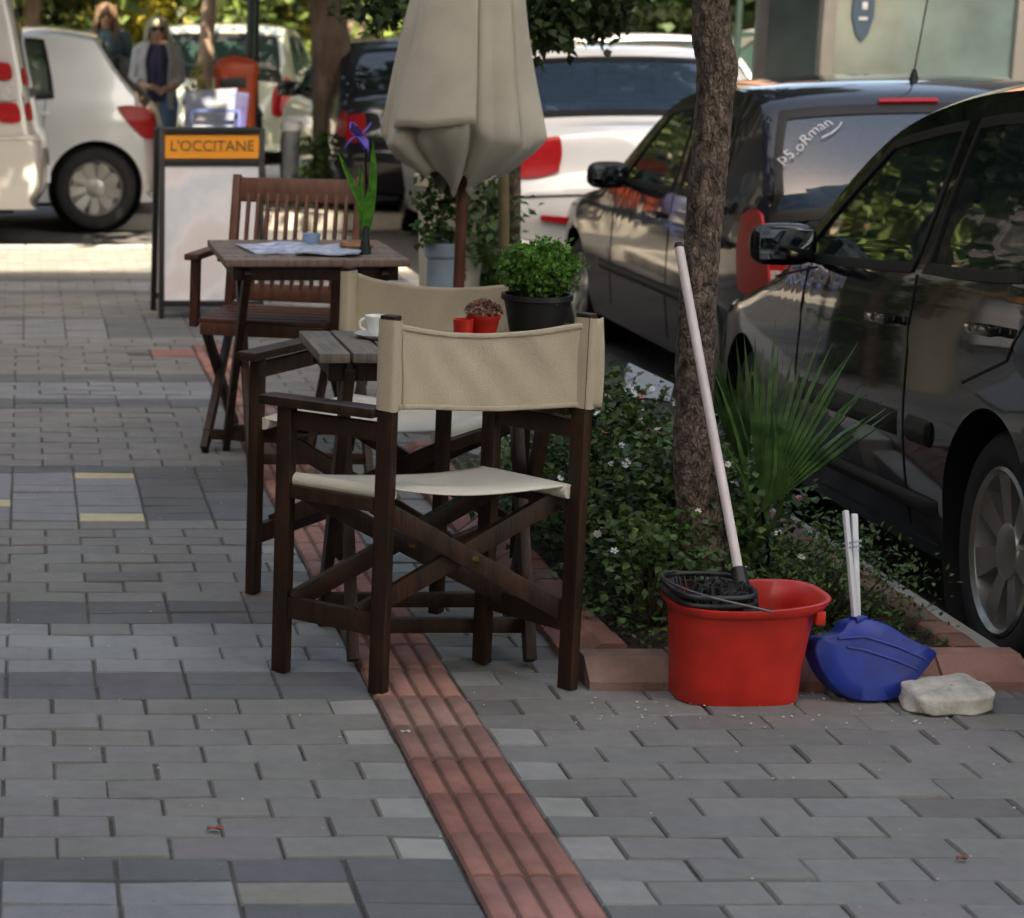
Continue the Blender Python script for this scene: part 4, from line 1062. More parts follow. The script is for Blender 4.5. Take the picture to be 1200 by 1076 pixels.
    b = MB(); b.box(((B.xf+B.xr)/2, 0, B.zb+.02), (B.xf-B.xr-.5, B.hw*1.5, .12)); b.build('underbody', M['trim'], t)
    b = MB(); b.box((B.xr+.02, 0, .52), (.05, .54, .12), None, .004); b.build('number_plate', M['white'], t)
    t.location = loc; t.rotation_euler = (0, pitch, head)
    return t, B
M['mirrorglass'] = mat('mirror_glass', (.25, .27, .27), .03, metal=1, var=.05)

def scaleprof(p, dx=0, s=1): return [(x*s+dx, z) for x, z in p]
SEDAN = dict(prof=[(3.38, .22), (3.46, .40), (3.44, .58), (3.28, .70), (2.95, .80), (2.55, .87), (2.28, .925), (2.06, 1.01), (1.72, 1.25), (1.36, 1.41), (.9, 1.482), (.4, 1.497), (-.1, 1.465), (-.5, 1.35), (-.85, 1.10), (-1.1, 1.06), (-1.28, 1.02), (-1.33, .85), (-1.34, .5), (-1.28, .24)],
    hollow=(-.62, 2.0), seatx=1.05, hw=.875, belt=.95, roof=1.49, wb=2.62, rim=.205, Rw=.305, arch=.345, spokes=7, tumble=.17, edge=.06,
    windows=[((.72, .965), (1.93, .957), (1.34, 1.315), (.73, 1.358)), ((-.12, .975), (.62, .967), (.63, 1.36), (.0, 1.34), .01), ((-.52, .99), (-.21, .978), (-.09, 1.31), (-.25, 1.23))],
    seams=[[(.67, .95), (.67, .60), (.64, .27)], [(1.80, .93), (1.84, .6), (1.80, .27)], [(-.26, .95), (-.10, .78), (.20, .70)], [(1.6, .25), (.4, .25)], [(2.2, .88), (1.7, .93)]],
    mould=[(1.80, .535, .72, .54, .07), (.62, .54, .42, .54, .07), (1.9, .34, .38, .345, .05)], mouldmat='trim', handles=[(.88, .82), (.04, .845)], handlemat='p_black', mirror=(1.74, 1.0), mirrormat='p_black',
    screen=((2.0, 1.06), (1.42, 1.385), .86), rearwin=((-.40, 1.38), (-.80, 1.14), .80), rearparts=[((-1.30, .95), (-1.33, .7), .62, .97, 'tail', 'tail_light')])
near, NB = car('parked_sedan', 'near-black parked sedan closest to the viewer, beside the flower bed at the right edge', 'car',
    (3.20, 4.96, -.135), PI/2-math.radians(6), math.radians(4), 'p_black', SEDAN)
HATCH = dict(prof=[(3.1, .22), (3.2, .42), (3.16, .6), (3.0, .72), (2.6, .84), (2.2, .915), (1.92, .97), (1.62, 1.13), (1.28, 1.32), (.95, 1.445), (.5, 1.505), (.0, 1.495), (-.24, 1.445), (-.34, 1.38), (-.56, 1.13), (-.67, .96), (-.74, .8), (-.79, .6), (-.80, .42), (-.74, .23)],
    hollow=(-.60, 1.85), seatx=1.0, hw=.855, belt=.94, roof=1.49, wb=2.5, rim=.19, Rw=.3, arch=.34, tumble=.15, edge=.06,
    windows=[((.62, .965), (1.56, .957), (1.02, 1.33), (.64, 1.365)), ((-.12, .98), (.52, .967), (.54, 1.365), (-.02, 1.35), .005)],
    seams=[[(.57, .95), (.57, .27)], [(1.62, .93), (1.66, .3)], [(-.16, .95), (.1, .7)]], mould=[(1.9, .50, .2, .50, .05)], mouldmat='trim', handles=[(.78, .84), (.0, .86)], handlemat='p_navy', mirror=(1.42, .99), mirrormat='trim',
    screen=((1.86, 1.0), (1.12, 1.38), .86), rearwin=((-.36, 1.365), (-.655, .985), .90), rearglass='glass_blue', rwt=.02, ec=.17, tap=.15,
    sidelights=[((-.74, .60), (-.46, .60), (-.42, .95), (-.60, .97), 'tail')], rearparts=[((-.70, .95), (-.785, .60), .80, .985, 'tail', 'tail_light'), ((-.735, .76), (-.77, .68), .86, .985, 'lens', 'reversing_light'), ((-.30, 1.415), None, .0, .34, 'tail', 'brake_light')],
    antenna=(-.05, 1.485, 0, .40))
h2, HB = car('parked_hatchback', 'blue-black parked hatchback with white writing on its rear window, ahead of the nearest sedan', 'car',
    (3.86, 9.45, -.29), PI/2-math.radians(1.5), math.radians(.5), 'p_navy', HATCH)
REARFRAME, REAR = HATCH['_rearframe'], HATCH['_rear']
WHITE = dict(prof=[(3.1, .22), (3.2, .42), (3.16, .6), (3.0, .74), (2.6, .86), (2.2, .93), (1.92, .98), (1.62, 1.13), (1.28, 1.30), (.95, 1.40), (.5, 1.45), (.0, 1.44), (-.25, 1.40), (-.60, 1.18), (-.80, 1.01), (-.98, .97), (-1.08, .92), (-1.12, .72), (-1.20, .62), (-1.21, .42), (-1.12, .24)],
    hollow=(-.74, 1.85), seatx=1.0, hw=.88, belt=.95, roof=1.45, wb=2.6, rim=.2, tumble=.14, windows=HATCH['windows'], seams=[[(.57, .95), (.57, .27)]], mirror=(1.42, .99), mirrormat='p_white',
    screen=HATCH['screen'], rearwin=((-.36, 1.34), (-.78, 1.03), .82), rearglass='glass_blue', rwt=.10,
    sidelights=[((-1.05, .70), (-.86, .68), (-.84, .84), (-1.0, .90), 'tail')], rearparts=[((-1.04, .93), (-1.12, .68), .62, .985, 'tail', 'tail_light'), ((-1.20, .44), (-1.20, .38), .40, .78, 'tail', 'reflector'), ((-1.18, .60), (-1.20, .57), .0, .97, 'trim', 'bumper_strip')],
    antenna=(-.1, 1.42, 0, .30))
car('parked_saloon', 'white parked car with a wide sloping rear window beyond the blue-black hatchback', 'car',
    (3.73, 13.95, -.13), PI/2, 0, 'p_white', WHITE)
SILV = dict(prof=[(3.1, .22), (3.22, .42), (3.16, .62), (2.9, .76), (2.5, .88), (2.1, .96), (1.85, 1.03), (1.5, 1.22), (1.15, 1.40), (.8, 1.50), (.4, 1.53), (.12, 1.50), (-.02, 1.47), (-.06, 1.42), (-.22, 1.20), (-.44, .98), (-.52, .88), (-.56, .66), (-.58, .45), (-.50, .24)],
    hollow=(-.30, 1.8), seatx=1.0, hw=.86, belt=.96, roof=1.53, wb=2.55, rim=.205, Rw=.315, arch=.36, spokes=9, tumble=.14,
    windows=[((1.0, .985), (2.0, .98), (1.35, 1.36), (1.02, 1.42)), ((.32, 1.0), (.92, .985), (.94, 1.42), (.40, 1.42), .01)],
    seams=[[(.97, .95), (.97, .27)], [(.38, 1.0), (.40, .75), (.55, .5), (.6, .27)]], handles=[(.45, .88), (1.1, .86)], handlemat='p_silver', mirror=(1.8, 1.0), mirrormat='p_silver',
    screen=((1.8, 1.06), (1.0, 1.44), .84), rearwin=((-.09, 1.39), (-.42, 1.0), .80), sidelights=[((-.46, .70), (-.36, .68), (-.12, .95), (-.40, .93), 'tail')],
    rearparts=[((-.47, .94), (-.56, .72), .72, .985, 'tail', 'tail_light')])
car('silver_hatchback', 'silver hatchback crossing the side street at the far left, its rear wheel showing', 'car',
    (.53, 17.1, -.10), PI, 0, 'p_silver', SILV)
VAN = dict(prof=[(3.1, .3), (3.3, .5), (3.25, .8), (2.9, 1.0), (2.5, 1.12), (2.1, 1.45), (1.75, 1.78), (1.3, 1.88), (.5, 1.92), (-.3, 1.91), (-.66, 1.86), (-.76, 1.74), (-.86, 1.3), (-.93, .95), (-.95, .84), (-.99, .80), (-1.01, .62), (-.99, .42), (-.92, .32)],
    hw=.86, belt=1.05, roof=1.92, wb=2.9, rim=.2, Rw=.32, zb=.32, arch=.37, tumble=.10, edge=.05, ec=.05, tap=.05,
    windows=[((.5, 1.1), (1.3, 1.1), (1.3, 1.66), (.5, 1.68)), ((-.55, 1.12), (.4, 1.1), (.4, 1.68), (-.5, 1.66))], seams=[[(.45, 1.0), (.45, .4)]], screen=((2.4, 1.2), (1.8, 1.7), .84),
    rearwin=((-.80, 1.6), (-.90, 1.12), .75), rearparts=[((-.86, 1.30), (-.875, 1.16), .84, .985, 'tail', 'tail_light'), ((-.90, 1.15), (-.91, 1.05), .84, .985, 'lens', 'reversing_light'), ((-.915, 1.04), (-.93, .92), .84, .985, 'tail', 'tail_light')],
    sidelights=[((-.76, 1.18), (-.58, 1.18), (-.56, 1.30), (-.74, 1.30), 'tail'), ((-.79, 1.045), (-.62, 1.045), (-.58, 1.17), (-.76, 1.17), 'lens'), ((-.82, .90), (-.66, .90), (-.62, 1.035), (-.79, 1.035), 'tail')],
    mould=[(-.9, .80, .3, .80, .03)], mouldmat='p_cream')
car('white_van', 'white van with striped red lamp at the left edge, before the silver hatchback', 'van',
    (-.84, 15.3, -.11), PI, 0, 'p_cream', VAN)
D2 = dict(WHITE); D2['rearglass'] = 'pane'; D2.pop('antenna'); D2['mirrormat'] = 'p_dark'
D2['rearparts'] = [((-1.06, .88), (-1.12, .72), .80, .985, 'tail', 'tail_light')]
car('dark_saloon', 'dark parked car with red lamps behind the closed parasol and the thick tree trunk', 'car',
    (3.28, 17.6, -.10), PI/2, 0, 'p_dark', D2)
D3 = dict(HATCH); D3.pop('antenna'); D3.pop('hollow'); D3['rearparts'] = [((-.70, .95), (-.785, .62), .82, .985, 'tail', 'tail_light')]; D3['mirrormat'] = 'p_green'; D3['handlemat'] = 'p_green'; D3['rearglass'] = 'glass'
car('green_hatchback', 'pale greenish parked car behind the orange litter bin and the bollard', 'car', (2.05, 23.0, -.05), PI/2-.25, 0, 'p_green', D3, fine=False)
D4 = dict(WHITE); D4.pop('antenna'); D4.pop('hollow'); D4['rearglass'] = 'glass'
car('far_white_saloon', 'white parked car far behind, its roof showing above the white car with the aerial', 'car', (6.3, 22.0, -.1), PI/2+.1, 0, 'p_white', D4, fine=False)
D5 = dict(SILV); D5['mirrormat'] = 'p_silver'; D5.pop('hollow')
car('far_silver_hatchback', 'pale car parked far behind between the tree trunk and the glass shelter', 'car', (9.8, 26.5, -.1), PI+.15, 0, 'p_silver', D5, fine=False)
car('far_pale_hatchback', 'pale car far behind at the upper left beyond the woman in sunglasses', 'car', (3.4, 31.0, -.1), PI+.05, 0, 'p_silver', D5, fine=False)

# writing in white marker on the hatchback's rear window
def textmesh(txt, size, ext=.0005, font=None):
    cu = bpy.data.curves.new('t', 'FONT'); cu.body = txt; cu.size = size; cu.extrude = ext; cu.offset = -size*.014 if txt.startswith('p5') else 0; cu.align_x = 'CENTER'; cu.align_y = 'CENTER'
    o = bpy.data.objects.new('t', cu); C.objects.link(o); dg = bpy.context.evaluated_depsgraph_get(); dg.update()
    me = bpy.data.meshes.new_from_object(o.evaluated_get(dg)); bpy.data.objects.remove(o)
    vs = [v.co.copy() for v in me.vertices]; fs = [tuple(p.vertices) for p in me.polygons]; return vs, fs
vs, fs = textmesh('p5.oRman', .072)
B_, ta, tc_, k_ = REAR
def onrear(px, py):            # px to the right seen from behind, py up, both in metres
    u = -(px)/.78; L = (B_.C[tc_]-B_.C[ta]).length; t = ta+(tc_-ta)*(.5-py/L); return B_.top(t, -px/.78*-1*-1, .0135)
sk = math.radians(38); V2 = []
for v in vs:
    x = v.x; y = v.y+.012*math.sin(x*22); X = x*math.cos(sk)-y*math.sin(sk); Y = x*math.sin(sk)+y*math.cos(sk)
    p = onrear(X-.60, Y+.095); V2.append(p+Vector((-v.z, 0, 0)))
m = MB(); m.add(V2, fs)
def stroke(pts):
    m.tube([onrear(a, c) for a, c in pts], .0028, 5)
stroke([(-.53, .10), (-.49, .12), (-.455, .15), (-.44, .175)])
wr = m.build('writing', mat('marker_white', (.58, .60, .64), .7), None); 
wr.parent = REARFRAME
# ================================================================ street furniture, plants, people
def ab_sign():
    x0, x1 = AY(189, 372, 10.55).x, AY(305, 372, 10.55).x; y = 10.55; cx = (x0+x1)/2
    t = thing('pavement_sign', 'A-frame pavement sign with orange header and pale poster behind the folding armchair', 'sign', (cx, y+.15, 0))
    h = .93; ln = .12
    def P(x, z, off=0): return Vector((x, y+ln*z/h+off, z))
    for back in (0, 1):
        def Q(x, z, off=0):
            p = P(x, z, off); return p if not back else Vector((p.x-.02, 2*(y+.17)-p.y, p.z))
        b = MB()
        for x in (x0, x1): b.bar(Q(x, 0), Q(x, h), .028, .03, up=(0, 1, 0), bev=.003)
        for z in (.075, .765, h-.012): b.bar(Q(x0, z), Q(x1, z), .03, .03, up=(0, 1, 0), bev=.003)
        b.build('frame', M['black'], t)
        b = MB(); z0, z1 = .09, .75; b.add([Q(x0+.012, z0, -.004), Q(x1-.012, z0, -.004), Q(x1-.012, z1, -.004), Q(x0+.012, z1, -.004), Q(x0+.012, z0, .004), Q(x1-.012, z0, .004), Q(x1-.012, z1, .004), Q(x0+.012, z1, .004)], [(0, 1, 2, 3), (4, 7, 6, 5), (0, 4, 5, 1), (1, 5, 6, 2), (2, 6, 7, 3), (3, 7, 4, 0)]); b.build('poster', M['poster'], t)
        b = MB(); z0, z1 = .785, .905; b.add([Q(x0+.012, z0, -.006), Q(x1-.012, z0, -.006), Q(x1-.012, z1, -.006), Q(x0+.012, z1, -.006), Q(x0+.012, z0, .004), Q(x1-.012, z0, .004), Q(x1-.012, z1, .004), Q(x0+.012, z1, .004)], [(0, 1, 2, 3), (4, 7, 6, 5), (0, 4, 5, 1), (1, 5, 6, 2), (2, 6, 7, 3), (3, 7, 4, 0)]); hd = b.build('header_panel', M['sign_orange'], t)
        if not back:
            vs, fs = textmesh("L'OCCITANE", .073, .001); b = MB(); b.add([Q(cx+v.x, .845+v.y, -.009-v.z) for v in vs], fs); b.build('lettering', M['sign_text'], hd)
m, nt, b = newmat('poster_print'); N = nt.nodes; L = nt.links
tc = N.new('ShaderNodeTexCoord'); n = N.new('ShaderNodeTexNoise'); n.inputs['Scale'].default_value = 3.5; n.inputs['Detail'].default_value = 3; L.new(tc.outputs['Object'], n.inputs[0])
cr = N.new('ShaderNodeValToRGB'); e = cr.color_ramp.elements; e[0].position = .3; e[0].color = (.66, .61, .61, 1); e[1].position = .72; e[1].color = (.66, .69, .66, 1)
for p_, c_ in ((.42, (.66, .64, .66, 1)), (.5, (.72, .72, .75, 1)), (.60, (.58, .62, .68, 1))): q = e.new(p_); q.color = c_
L.new(n.outputs[0], cr.inputs[0]); L.new(cr.outputs[0], b.inputs['Base Color']); b.inputs['Roughness'].default_value = .25; M['poster'] = m
ab_sign()

def bollard():
    p = AY(340, 225, 17.2); x, y = p.x, 17.2
    t = thing('bollard', 'grey metal bollard with a pale cap beyond the folding armchair', 'bollard', (x, y, 0))
    b = MB(); b.tube([(x, y, 0), (x, y, .62)], .068, 20); b.lathe([(.09, 0), (.09, .02), (.07, .04)], (x, y, 0), 20); b.build('post', mat('bollard_grey', (.22, .25, .26), .45), t, smooth=True)
    b = MB(); b.lathe([(.072, .60), (.09, .61), (.09, .66), (.07, .69), (.03, .70), (0, .70)], (x, y, 0), 24); b.build('cap', M['ceramic'], t, smooth=True)
bollard()
def litter_bin():
    x, y = AY(275, 150, 16.8).x, 16.8
    t = thing('litter_bin', 'orange plastic litter bin on a post behind the pavement sign', 'litter bin', (x, y, 0))
    w, d = .165, .14
    def f(u, v):
        a = u*2*PI; e = .5; z = .28+.80*v; k = .86+.14*v
        return (x+w*k*math.copysign(abs(math.cos(a))**e, math.cos(a)), y+d*k*math.copysign(abs(math.sin(a))**e, math.sin(a)), z)
    b = MB(); b.grid(f, 40, 8); b.add([f(k/40, 0) for k in range(40)], [tuple(range(40))]); b.build('body', M['orange'], t, smooth=True)
    def g(u, v):
        a = u*2*PI; e = .5; k = 1.06*(1-v**3) if v < 1 else 0
        return (x+w*k*math.copysign(abs(math.cos(a))**e, math.cos(a)), y+d*k*math.copysign(abs(math.sin(a))**e, math.sin(a)), 1.07+.14*v**.7)
    b = MB(); b.grid(g, 40, 12); b.lathe([(w*1.09, 1.05), (w*1.09, 1.085)], (x, y, 0), 32, sy=d/w); b.build('lid', M['orange'], t, smooth=True)
    b = MB(); b.box((x-.03, y-d*1.02, 1.0), (.20, .03, .075), None, .008); b.build('opening', M['black'], t)
    b = MB(); b.tube([(x, y, 0), (x, y, .3)], .035, 12); b.build('post', M['darkgreen'], t, smooth=True)
litter_bin()
def lamp_post(u, Y, label, r=.055, base=True):
    x = AY(u, 100, Y).x
    t = thing('lamp_post', label, 'lamp post', (x, Y, 0))
    b = MB(); b.lathe([(.17, 0), (.17, .05), (.14, .08), (.125, .30), (.14, .32), (.11, .36), (.09, .70), (.10, .72), (r+.01, .78), (r, .9), (r*.8, 4.2), (r*.8, 4.25)] if base else [(r*1.5, 0), (r*1.5, .4), (r, .45), (r*.85, 4.2)], (x, Y, 0), 20); b.build('pole', M['darkgreen'], t, smooth=True)
    b = MB(); b.lathe([(.05, 4.2), (.14, 4.3), (.19, 4.55), (.10, 4.6), (.0, 4.65)], (x, Y, 0), 20); b.build('lantern', M['ceramic'], t, smooth=True)
lamp_post(295, 17.6, 'dark green lamp post behind the orange litter bin')
lamp_post(566, 9.2, 'dark green lamp post with a stout base just behind the parasol pole')
# news display rack beside the bin
def rack():
    p = AY(248, 140, 15.9); x, y = p.x, 15.9
    t = thing('news_rack', 'blue and white newspaper rack standing in front of the orange litter bin', 'rack', (x, y, -.1))
    b = MB()
    for dx in (-.16, .19):
        for dy in (-.12, .12): b.bar((x+dx, y+dy, -.1), (x+dx, y+dy, .82), .022, .022, bev=.003)
    for z in (.12, .45, .82):
        b.bar((x-.16, y-.12, z), (x+.19, y-.12, z), .02, .02, bev=.003); b.bar((x-.16, y+.12, z), (x+.19, y+.12, z), .02, .02, bev=.003)
    b.build('frame', mat('blue_metal', (.05, .08, .22), .45), t)
    b = MB(); b.grid(lambda u, v: (x-.20+u*.38, y-.06+v*.05, .52+v*.46-.02*(1-u)*v), 6, 6, .05); b.build('paper_stack', mat('newsprint', (.10, .14, .24), .7, col2=(.24, .25, .28), scale=9), t)
    b = MB(); b.box((x+.20, y-.02, .72), (.09, .12, .46), Matrix.Rotation(.1, 3, 'Y'), .01); b.build('side_panel', mat('violet_print', (.04, .035, .12), .5, var=.4), t)
rack()
# glass shelter at the upper right
def shelter():
    Y = 14.6; x0, x1 = AY(972, 60, Y).x, AY(1188, 60, Y).x; z0, z1 = -.12, 2.7
    t = thing('glass_shelter', 'glass shelter with grey frame standing behind the blue-black hatchback', 'shelter', ((x0+x1)/2, Y, z0))
    b = MB()
    for x in (x0-.03, x1+.03): b.box((x, Y, (z0+z1)/2), (.09, .09, z1-z0), None, .01)
    b.box(((x0+x1)/2, Y, 2.68), (x1-x0+.1, .1, .1), None, .01); b.box(((x0+x1)/2, Y, .25), (x1-x0+.1, .07, .08), None, .01)
    b.box(((x0+x1)/2, Y, 1.06), (x1-x0, .05, .05), None, .005)
    for x in (x0-.03, x1+.03): b.box((x, Y+1.3, (z0+z1)/2), (.08, .08, z1-z0), None, .01)
    b.build('frame', M['frame'], t)
    b = MB(); b.box(((x0+x1)/2, Y+.01, 1.5), (x1-x0, .012, 2.4)); pn = b.build('pane', M['teal'], t)
    b = MB(); pts = [(-.07, .2), (.07, .2), (.075, .02), (.04, -.10), (0, -.15), (-.04, -.10), (-.075, .02)]; cx = AY(1010, 30, Y).x
    b.add([(cx+a, Y-.004, 1.47+c) for a, c in pts]+[(cx+a, Y-.012, 1.47+c) for a, c in pts], [tuple(range(7)), tuple(range(13, 6, -1))]+[(k, (k+1) % 7, 7+(k+1) % 7, 7+k) for k in range(7)])
    b.build('shield_emblem', mat('emblem_blue', (.03, .07, .12), .4), pn)
    b = MB(); b.box((cx+.005, Y-.015, 1.56), (.035, .006, .05), None, .002); b.box((cx, Y-.015, 1.475), (.06, .006, .02), None, .002); b.build('emblem_mark', M['white'], pn)
    b = MB(); b.box(((x0+x1)/2, Y+.6, 2.78), (x1-x0+.4, 1.7, .08), None, .02); b.build('roof', M['frame'], t)
    b = MB(); b.box(((x0+x1)/2, Y+1.3, 1.4), (x1-x0, .02, 2.5)); b.build('back_panel', mat('shelter_back', (.17, .21, .20), .5, var=.3, scale=2), t)
M['teal'] = mat('shelter_glass', (.13, .20, .20), .12, var=.35, scale=2.2, spec=.8)
shelter()
def sign_post(u, Y, z, w, h, label, m):
    p = AY(u, 20, Y); t = thing('street_sign', label, 'sign', (p.x, Y, -.1)); b = MB(); b.tube([(p.x, Y, -.1), (p.x, Y, z+h/2)], .03, 10); b.build('post', M['darkgreen'], t)
    b = MB(); b.box((p.x+w*.55, Y-.04, z), (w, .03, h), None, .01); b.build('panel', m, t)
sign_post(918, 16.5, 1.52, .22, .26, 'pale sign panel on a dark post left of the glass shelter', mat('pale_panel', (.75, .72, .55), .5))
sign_post(866, 19.0, 1.9, .3, .5, 'dark sign board on a dark post behind the nearest tree trunk', mat('dark_panel', (.02, .035, .03), .5))

# ---------------------------------------------------------------- foliage
def leaf_faces(mb, cols, p, d, up, L, Wd, c, fold=.25, kind='leaf'):
    d = d.normalized(); s_ = d.cross(up)
    if s_.length < 1e-3: s_ = Vector((1, 0, 0))
    s_.normalize(); n = s_.cross(d)
    a = p; m1 = p+d*L*.45+n*L*.06; tip = p+d*L-n*L*.12
    l = p+d*L*.42+s_*Wd+n*Wd*fold; r = p+d*L*.42-s_*Wd+n*Wd*fold
    mb.add([a, l, tip, m1, r], [(0, 1, 2, 3), (0, 3, 2, 4)]); cols += [c, c]
def rnd_dir(zb=0):
    v = Vector((random.gauss(0, 1), random.gauss(0, 1), random.gauss(zb, 1))); return v.normalized()
def tintv(a=.65, b=1.3, warm=0):
    k = random.uniform(a, b); return (k*(1+random.uniform(0, .2)+warm), k, k*random.uniform(.7, 1.1))
def twigs(mb, cols, p, d, n, L, W_, step=.02, droop=.2, spread=.8, **kw):
    for k in range(n):
        d = (d+rnd_dir()*.22+Vector((0, 0, -droop*.15))).normalized(); p = p+d*step
        leaf_faces(mb, cols, p, (d*.3+rnd_dir()*spread), Vector((random.uniform(-.5, .5), random.uniform(-.5, .5), 1)), L*random.uniform(.7, 1.25), W_*random.uniform(.8, 1.2), tintv(**kw))
    return p
def bush(name, label, cx, cy, z0, rx, ry, h, ntw, nl, L, W_, m, group, flowers=0, fm='petal', stems=True, wild=.35, cat='shrub'):
    t = thing(name, label, cat, (cx, cy, z0), group); mb = MB(); cols = []; sm = MB(); fl = []
    for k in range(ntw):
        a = random.uniform(0, 2*PI); r = math.sqrt(random.random()); zz = random.random()**.8
        wob = 1+.3*noise.noise(Vector((cx*3+math.cos(a)*2, cy*3+math.sin(a)*2, zz*3)))
        rr = r*wob*(math.sin(PI*min(1, .22+.75*zz))**.6)
        e = Vector((cx+rx*rr*math.cos(a), cy+ry*rr*math.sin(a), z0+h*zz*wob)); st = Vector((cx+rx*.25*rr*math.cos(a), cy+ry*.25*rr*math.sin(a), z0))
        d = (e-st).normalized()
        if k % 4 == 0: sm.tube([st, (st+e)/2+rnd_dir()*.015, e], [.004, .003, .0015], 4, False)
        p = twigs(mb, cols, e, (d+rnd_dir()*wild), nl, L, W_)
        if (e.z-z0) > h*.4 or random.random() < .3: fl.append(p)
    mb.build('foliage', m, t, colors=cols, fix=False); 
    if sm.v: sm.build('stems', mat(name+'_stem', (.06, .05, .02), .8), t)
    random.shuffle(fl)
    for p in fl[:flowers]:
        b = MB(); n = random.choice((5, 6, 7)); rr = random.uniform(.005, .009); up = (Vector((0, -.6, .8))+rnd_dir()*.5).normalized()
        for k in range(n):
            a = 2*PI*k/n; x = up.orthogonal().normalized(); y = up.cross(x); dd = (x*math.cos(a)+y*math.sin(a)+up*.35).normalized()
            b.add([p, p+dd*rr+up.cross(dd)*rr*.5, p+dd*rr*1.6, p+dd*rr-up.cross(dd)*rr*.5], [(0, 1, 2, 3)])
        b.ball(p+up*.003, .003, 6, 4); b.build('flower', M[fm if random.random() < .8 else 'petal_pink'], t)
    return t
G = 'shrubs growing in the brick-edged flower bed'
xa = lambda u, v, Y: AY(u, v, Y).x
bush('flowering_shrub', 'flowering shrub between the nearest director chair and the leaning tree trunk', 1.62, 5.15, .05, .22, .22, .27, 420, 7, .026, .011, M['leaf'], G, 16)
bush('flowering_shrub', 'flowering shrub with white blossoms directly behind the nearest director chair', 1.58, 5.65, .05, .24, .24, .31, 440, 7, .026, .011, M['leaf'], G, 24)
bush('flowering_shrub', 'flowering shrub farthest back in the flower bed, under the table edge', 1.66, 6.25, .05, .22, .3, .20, 300, 7, .028, .012, M['leaf'], G, 14)
bush('leafy_shrub', 'low dark green shrub at the front of the flower bed behind the bucket rim', 1.48, 4.86, .05, .13, .14, .17, 190, 6, .022, .009, M['leaf'], G, 3)
bush('leafy_shrub', 'fine leaved green shrub behind the white handles of the dustpan', 1.90, 4.92, .04, .17, .2, .13, 420, 6, .018, .0045, M['leaf'], G, 3)
bush('leafy_shrub', 'fine leaved green shrub between the trunk and the fan palm', 1.86, 5.75, .04, .22, .28, .2, 300, 7, .024, .007, M['leaf'], G, 4)
# low creeping growth over the soil
mb = MB(); cols = []
for k in range(1500):
    x, y = random.uniform(1.38, 2.1), random.uniform(4.62, 6.9); twigs(mb, cols, Vector((x, y, .05)), rnd_dir(1), 2, .018, .006, step=.008)
o = mb.build('ground_cover', M['leaf'], colors=cols, fix=False); tag(o, kind='stuff'); tag(o, 'low creeping green growth over the soil of the flower bed', 'ground cover')

